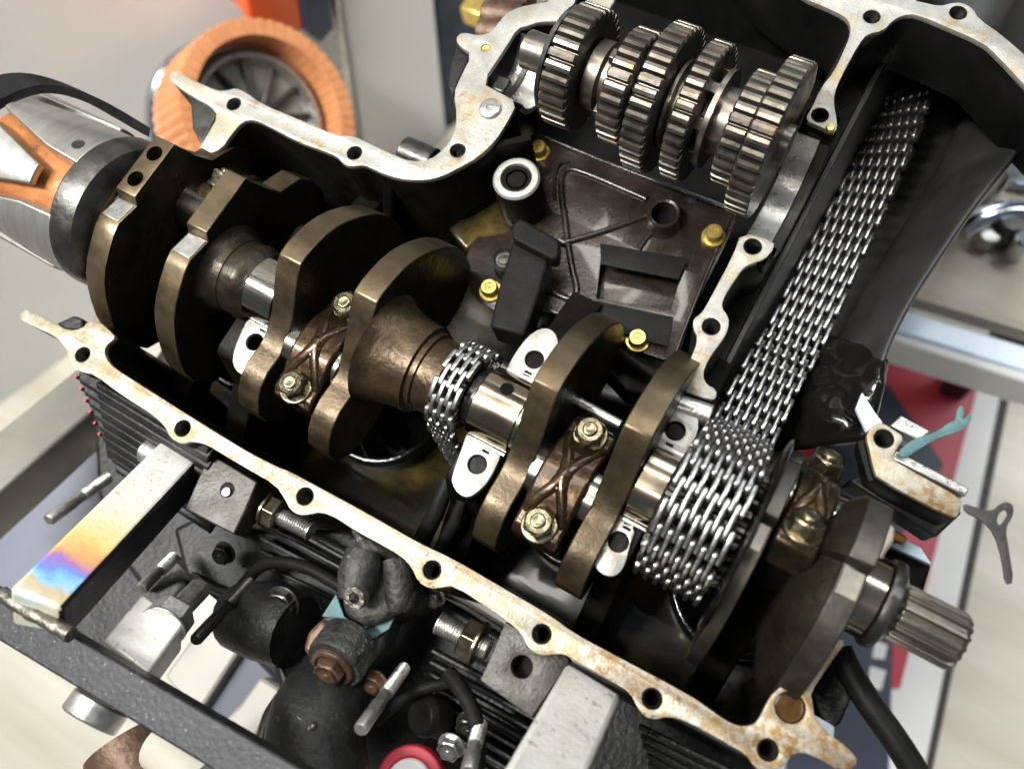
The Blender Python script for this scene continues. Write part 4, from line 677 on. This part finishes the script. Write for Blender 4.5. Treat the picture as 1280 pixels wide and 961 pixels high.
mb = MB(); mb.hexhead(U(204, 782, 4), -d, 17, 8, washer=10, wh=1.6); mb.cyl(U(204, 782, 4), U(250, 735, -20), 5, n=16); mb.build('clamp_bolt', 'bare', st, .4)
mb = MB(); a = U(128, 876, 22); mb.cyl(a, U(110, 902, 24), 11.5, n=32, ch=.8); mb.build('pivot_stub', 'bare', st)
mb = MB(); mb.tube(U3((205, 930, -40), (260, 980, -30)), [12, 12], 20); mb.build('foot_pipe', 'cream', st); mb = MB(); mb.tube(U3((165, 925, -55), (195, 990, -55)), [22, 22], 24); mb.build('foot_cap', 'rust', st)
# left blurred frame beam and the pale plate under the arm
lb = MB(); a, b = U(125, 470, -130), U(-80, 640, -60)
o = beam('frame_beam', a + Vector((0, 0, 0)), b, 34, 34, 'beam', None, 2.5, X); tag(o, 'wide brushed grey square beam slanting out at the left under the rail corner', 'steel beam')
mb = MB(); mb.prism([U(a, b, -170) for a, b in ((-60, 650), (140, 530), (190, 640), (40, 760), (-60, 760))], (0, 0, -20)); o = mb.build('tool_tray', 'bluegrey', None, 2, origin=tuple(U(60, 640, -180))); tag(o, 'flat blue-grey tray below the left beam', 'tray')
mb = MB(); mb.prism([U(a, b, -150) for a, b in ((205, 845), (258, 770), (302, 808), (245, 895))], (0, 0, -60)); o = mb.build('support_block', 'beige', None, 2, origin=tuple(U(250, 850, -180))); tag(o, 'beige support block under the engine, nearest to the aluminium clamp on the crossbar', 'block')
mb = MB(); mb.prism([U(a, b, -160) for a, b in ((200, 880), (290, 790), (350, 850), (320, 940))], (0, 0, -50)); o = mb.build('shadow_gap', 'navy', None, 2, origin=tuple(U(290, 860, -190))); tag(o, 'navy slab standing in for the shadow between the two beige blocks under the engine', 'pad')  # navy slab stands in for the shade between the blocks
mb = MB(); mb.prism([U(a, b, -150) for a, b in ((325, 845), (352, 862), (310, 940), (265, 915), (300, 880))], (0, 0, -60)); o = mb.build('support_block', 'beige', None, 2, origin=tuple(U(315, 890, -180))); tag(o, 'beige notched block beside the black coolant elbow', 'block')

# ================================================================== SMALL THINGS ROUND THE RIGHT END
def scrap(name, poly, z, mt, label, hole=None, th=1.2):
    c = U(*poly[0], z); return tag(plate(name, [px(poly, z, 1)] + ([px(hole, z, 2)] if hole else []), z - th, z, mt, None, .25, origin=tuple(c)), label, 'gasket scrap')
scrap('gasket_scrap', [(1120, 566), (1142, 548), (1170, 540), (1186, 528), (1194, 526), (1197, 510), (1201, 506), (1206, 510), (1203, 526), (1212, 516), (1215, 522), (1208, 534), (1196, 541), (1176, 546), (1150, 560), (1132, 573)], 4, 'teal', 'torn teal gasket scrap with a forked tip lying on the right lug')
scrap('gasket_scrap', [(1204, 628), (1220, 634), (1240, 639), (1252, 628), (1262, 627), (1268, 634), (1266, 646), (1257, 660), (1262, 690), (1268, 728), (1257, 731), (1253, 700), (1244, 668), (1228, 650), (1206, 640)], 2, 'gask', 'dark curved gasket scrap with a bolt eye, hanging off the right lug', [(1246, 652), (1248, 642), (1256, 636), (1261, 641), (1256, 650), (1250, 657)])
mb = MB(); mb.tube(chaikin(U3((1050, 812, -40), (1062, 840, -38), (1090, 885, -36), (1120, 925, -34), (1160, 990, -34)), 2, False), 5.4, 16); o = mb.build('rubber_hose', 'rubber', None, origin=tuple(U(1090, 885, -44)), angle=60); tag(o, 'black rubber hose running down from the right crank end', 'hose')
tb = thing('terminal_block', 'black block with a pale blue top and copper strap behind the splined shaft', 'terminal block', tuple(U(1110, 690, -62)))
mb = MB(); mb.prism([U(a, b, -40) for a, b in ((1110, 672), (1165, 705), (1150, 755), (1085, 760), (1075, 700))], (0, 0, -22)); mb.build('block_body', 'black', tb, 1.5)
mb = MB(); mb.prism([U(a, b, -34) for a, b in ((1125, 670), (1152, 684), (1166, 706), (1112, 682))], (0, 0, -5)); mb.build('block_top', 'pale', tb, .8)
mb = MB(); mb.prism([U(a, b, -26) for a, b in ((1112, 660), (1124, 664), (1135, 672), (1130, 680), (1112, 672))], (0, 0, -4)); mb.build('strap', 'brass', tb, .8)
mb = MB(); mb.prism([U(a, b, -6) for a, b in ((1106, 646), (1120, 660), (1118, 676), (1106, 694), (1106, 704), (1096, 702), (1100, 680))], (0, 0, -20)); mb.build('seal_housing', 'flange', case, 1)
mb = MB(); mb.prism([U(a, b, -8) for a, b in ((1084, 540), (1070, 510), (1078, 490), (1094, 515), (1104, 528))], (0, 0, -3)); o = mb.build('clear_sheet', 'pale', None, .4, origin=tuple(U(1084, 520, -12))); tag(o, 'shiny pale plastic flap standing behind the right lug', 'plastic flap')
mb = MB(); mb.prism([U(a, b, -46) for a, b in ((1012, 866), (1052, 815), (1075, 850), (1052, 905), (1032, 914))], (0, 0, -30)); mb.build('corner_rib', 'rough', case, 1.5)
mb = MB(); mb.prism([U(a, b, -12) for a, b in ((1013, 890), (1044, 908), (1042, 928), (1016, 902))], (0, 0, -8)); o = mb.build('plastic_clip', 'pale', None, 1, origin=tuple(U(1028, 908, -20))); tag(o, 'small pale blue clip beside the stained right corner of the rim', 'clip')

# ================================================================== BACKGROUND
GZ = -560
mb = MB(); c = U(640, 480, GZ); mb.add([Vector((c.x + a * 3500, c.y + b * 3500, GZ)) for a, b in ((-1, -1), (1, -1), (1, 1), (-1, 1))], [(0, 1, 2, 3)]); o = mb.build('floor', 'floor', None, origin=tuple(c), kind='structure'); 
# mat on the floor at the right
fm = thing('floor_mat', 'red and navy floor mat with a pale border lying right of the engine', 'floor mat', tuple(U(1150, 600, GZ)))
def fpoly(pts, z0, z1, mt, nm, parent): mb = MB(); mb.prism([U(a, b, z1) for a, b in pts], (0, 0, z0 - z1)); return mb.build(nm, mt, parent, 1)
fpoly(((1000, 300), (1268, 470), (1150, 1040), (900, 1040), (900, 500)), GZ, GZ + 3, 'gask', 'mat_backing', fm)
fpoly(((1000, 310), (1256, 468), (1140, 1040), (905, 1040), (905, 500)), GZ + 3.1, GZ + 5, 'white', 'mat_border', fm)
fpoly(((1000, 340), (1227, 466), (1125, 860), (1040, 860), (960, 500)), GZ + 5.1, GZ + 8, 'red', 'mat_panel', fm)
fpoly(((1060, 480), (1110, 480), (1180, 580), (1120, 680), (1110, 1000), (980, 1000), (1000, 600)), GZ + 8.1, GZ + 10, 'navy', 'mat_panel', fm)
fpoly(((1094, 800), (1110, 806), (1106, 824), (1090, 822)), GZ + 10.1, GZ + 11, 'white', 'mat_patch', fm); fpoly(((1088, 832), (1108, 838), (1102, 862), (1084, 860)), GZ + 10.1, GZ + 11, 'white', 'mat_patch', fm)
# bench at the upper right with loose metal parts
BZ = -330
bn = thing('workbench', 'low brown-topped workbench with a pale metal edge at the upper right', 'workbench', tuple(U(1200, 300, GZ)))
fpoly(((1060, 360), (1140, 372), (1300, 420), (1420, 180), (1180, -40), (1010, 40)), BZ - 18, BZ, 'wood', 'bench_top', bn)
mb = MB(); a, b = U(1050, 362, BZ + 2), U(1330, 446, BZ + 2); d = (b - a).normalized(); nn = Vector((d.y, -d.x, 0)); mb.hexa([a, b, b + nn * 22, a + nn * 22], [p + Vector((0, 0, -40)) for p in (a, b, b + nn * 22, a + nn * 22)]); mb.build('bench_edge', 'pale', bn, 3)
mb = MB(); mb.hexa([p + nn * 22.2 for p in (a, b)] + [p + nn * 30 for p in (b, a)], [q + Vector((0, 0, -46)) for q in [p + nn * 22.2 for p in (a, b)] + [p + nn * 30 for p in (b, a)]]); mb.build('bench_edge', 'white', bn, 2)
for q in ((1090, 330), (1300, 390), (1340, 200)):
    p = U(q[0], q[1], BZ - 20); mb = MB(); mb.box((p.x, p.y, (BZ - 20 + GZ) / 2), (24, 24, BZ - 20 - GZ)); mb.build('leg', 'blackbar', bn, 2)
fit = thing('chain_tensioner', 'cluster of bright metal fittings lying on the bench top', 'fitting', tuple(U(1245, 290, BZ)))
mb = MB(); mb.tube(chaikin(U3((1200, 290, BZ + 22), (1225, 272, BZ + 26), (1262, 262, BZ + 24), (1290, 268, BZ + 22)), 2, False), 9, 14); mb.build('curved_arm', 'glass', fit, angle=60)
mb = MB(); c = U(1252, 292, BZ); mb.cyl(c, c + Vector((0, 0, 26)), 17, 13, n=24, ch=2); mb.build('hub', 'dkmetal', fit, 1)
for q, rr, h, mt in (((1236, 248), 6, 44, 'glass'), ((1264, 318), 8, 30, 'glass'), ((1228, 304), 9, 18, 'bare')):
    c = U(q[0], q[1], BZ); mb = MB(); mb.cyl(c, c + Vector((0, 0, h)), rr, n=18, ch=1.5); mb.build('pin', mt, fit)
mb = MB(); c = U(1278, 196, BZ); mb.lathe(c, Z, [(0, 34), (6, 36), (9, 32), (5, 26), (4, .001)], 36); o = mb.build('steel_dish', 'glass', None, origin=tuple(c)); tag(o, 'shiny round steel dish at the right edge above the fittings', 'dish')
mb = MB(); mb.prism([U(a, b, BZ + 60) for a, b in ((1208, -40), (1300, 92), (1420, 10), (1300, -120))], (0, 0, -60)); o = mb.build('plastic_bag', 'pale', None, 10, origin=tuple(U(1280, 20, BZ))); tag(o, 'pale blue plastic bundle glaring in the upper right corner', 'bundle')
# white wall at the upper left and what leans against it
w0, w1 = U(0, 505, GZ), U(82, 447, GZ); wd = (w1 - w0).normalized(); wn = Vector((wd.y, -wd.x, 0)); wn = wn if wn.dot(CAM - w0) > 0 else -wn
def onwall(a, b, off=0.0): d = ray(a, b); q = w0 + wn * off; t = wn.dot(q - CAM) / wn.dot(d); return CAM + d * t
A_, B_ = w0 - wd * 1500, w0 + wd * 1500
mb = MB(); mb.hexa([A_, B_, B_ - wn * 60, A_ - wn * 60], [p + Vector((0, 0, 1200)) for p in (A_, B_, B_ - wn * 60, A_ - wn * 60)]); o = mb.build('wall', 'wall', None, origin=tuple(w0), kind='structure')
def upright(pxs, off, dep, mt, name, label, cat, parent=None):
    mb = MB(); f = [onwall(a, b, off) for a, b in pxs]; mb.prism(f, -wn * dep); o = mb.build(name, mt, parent, 4, origin=tuple(sum(f, Vector()) / len(f)))
    return tag(o, label, cat) if label else o
upright(((418, -60), (456, 200), (562, 200), (538, -60)), 60, 58, 'wall', 'upright_post', 'pale grey upright post behind the crankcase, left of the dark blue cloth', 'post')
upright(((408, -60), (446, 200), (455, 200), (417, -60)), 66, 60, 'bare', 'trim_strip', 'thin metal trim strip along the left side of the pale post', 'trim')
upright(((541, -60), (552, 130), (562, 170), (660, 120), (660, -60)), 50, 48, 'dkblue', 'work_cloth', 'dark blue cloth hanging right of the pale post', 'cloth')
upright(((296, -60), (312, 30), (382, 42), (368, -60)), 70, 68, 'opaint', 'tool_case', 'orange tool case behind the orange-wrapped wheel', 'tool case')
upright(((366, -60), (384, 44), (402, 56), (420, 36), (408, -60)), 74, 70, 'navy', 'tool_case', 'black tool case standing between the orange case and the pale post', 'tool case')
# wheel wrapped in orange tape
wc = onwall(322, 152, 130); wh = thing('wrapped_wheel', 'wheel wrapped in ribbed orange tape with a chrome edge, leaning behind the crankcase', 'wheel', tuple(wc))
cdir = Vector((0.62, 0.03, -0.78)); axw = Vector((AX.dot(cdir), AY.dot(cdir), AZ.dot(cdir))).normalized()
dep_ = Vector((AX[2], AY[2], AZ[2])).dot(wc - CAM); pm_ = dep_ / F; R_ = 114 * pm_; hw = 46 * pm_
mb = MB(); mb.lathe(wc, axw, [(-hw * 1.45, R_ * .98), (-hw * 1.35, R_ * 1.04), (-hw * 1.1, R_ * 1.02), (-hw, R_ * .9), (-hw * 1.4, R_ * .88)], 72, closed=True); mb.build('polished_rim', 'glass', wh)
e1 = (Z - axw * axw.z).normalized(); e2 = axw.cross(e1)
for k in range(54):
    a = 2 * math.pi * k / 54; a1 = a + 2 * math.pi / 54 * .96; mb = MB(); vs = []
    for q in (a, (a + a1) / 2, a1):
        dv = e1 * math.cos(q) + e2 * math.sin(q); bul = .8 if q not in (a, a1) else -1.0
        vs += [wc + dv * (R_ * .80) + axw * hw, wc + dv * (R_ * .97 + bul) + axw * hw, wc + dv * (R_ * .985 + bul) - axw * hw, wc + dv * (R_ * .80) - axw * hw]
    fs = [(i * 4 + j, i * 4 + (j + 1) % 4, (i + 1) * 4 + (j + 1) % 4, (i + 1) * 4 + j) for i in range(2) for j in range(4)] + [(3, 2, 1, 0), (8, 9, 10, 11)]; mb.add(vs, fs); mb.build('tape_wrap', 'orange', wh, .4, angle=40)
mb = MB(); mb.lathe(wc, axw, [(-6, .001), (-6, R_ * .79), (-2, R_ * .79), (-2, .001)], 48); mb.build('wheel_disc', 'beam', wh)
mb = MB(); mb.lathe(wc, axw, [(-5, R_ * .64), (6, R_ * .69), (10, R_ * .70), (10, R_ * .66), (-3, R_ * .60)], 56, closed=True); mb.build('inner_ring', 'bare', wh)
for k in range(12):
    a = 2 * math.pi * k / 12 + .2; dv = e1 * math.cos(a) + e2 * math.sin(a); mb = MB(); mb.cyl(wc + dv * R_ * .16 + axw * 4, wc + dv * R_ * .62 + axw * 2, 3, n=8); mb.build('spoke', 'dkmetal', wh)
mb = MB(); mb.lathe(wc, axw, [(-2, R_ * .2), (10, R_ * .18), (12, R_ * .1), (12, .001)], 32); mb.build('hub', 'dkmetal', wh)
# dark brown connectors above the rear rim
cn = thing('wiring_connector', 'brown ribbed connector tucked behind the rear rim beside the gears', 'connector', tuple(U(610, 15, -50)))
for k, q in enumerate(((600, 40), (606, 18), (618, -6))):
    mb = MB(); c = U(q[0], q[1], -26); mb.tube([c, c + Vector((22, 4, 2))], [7.5, 7.5], 14); mb.build('connector_shell', 'rust', cn, .6)
mb = MB(); c = U(600, 14, -250); mb.box(c, (26, 22, 20)); o = mb.build('yellow_plug', 'zinc', None, 2, origin=tuple(c)); tag(o, 'small yellow plug behind the brown connector', 'plug')
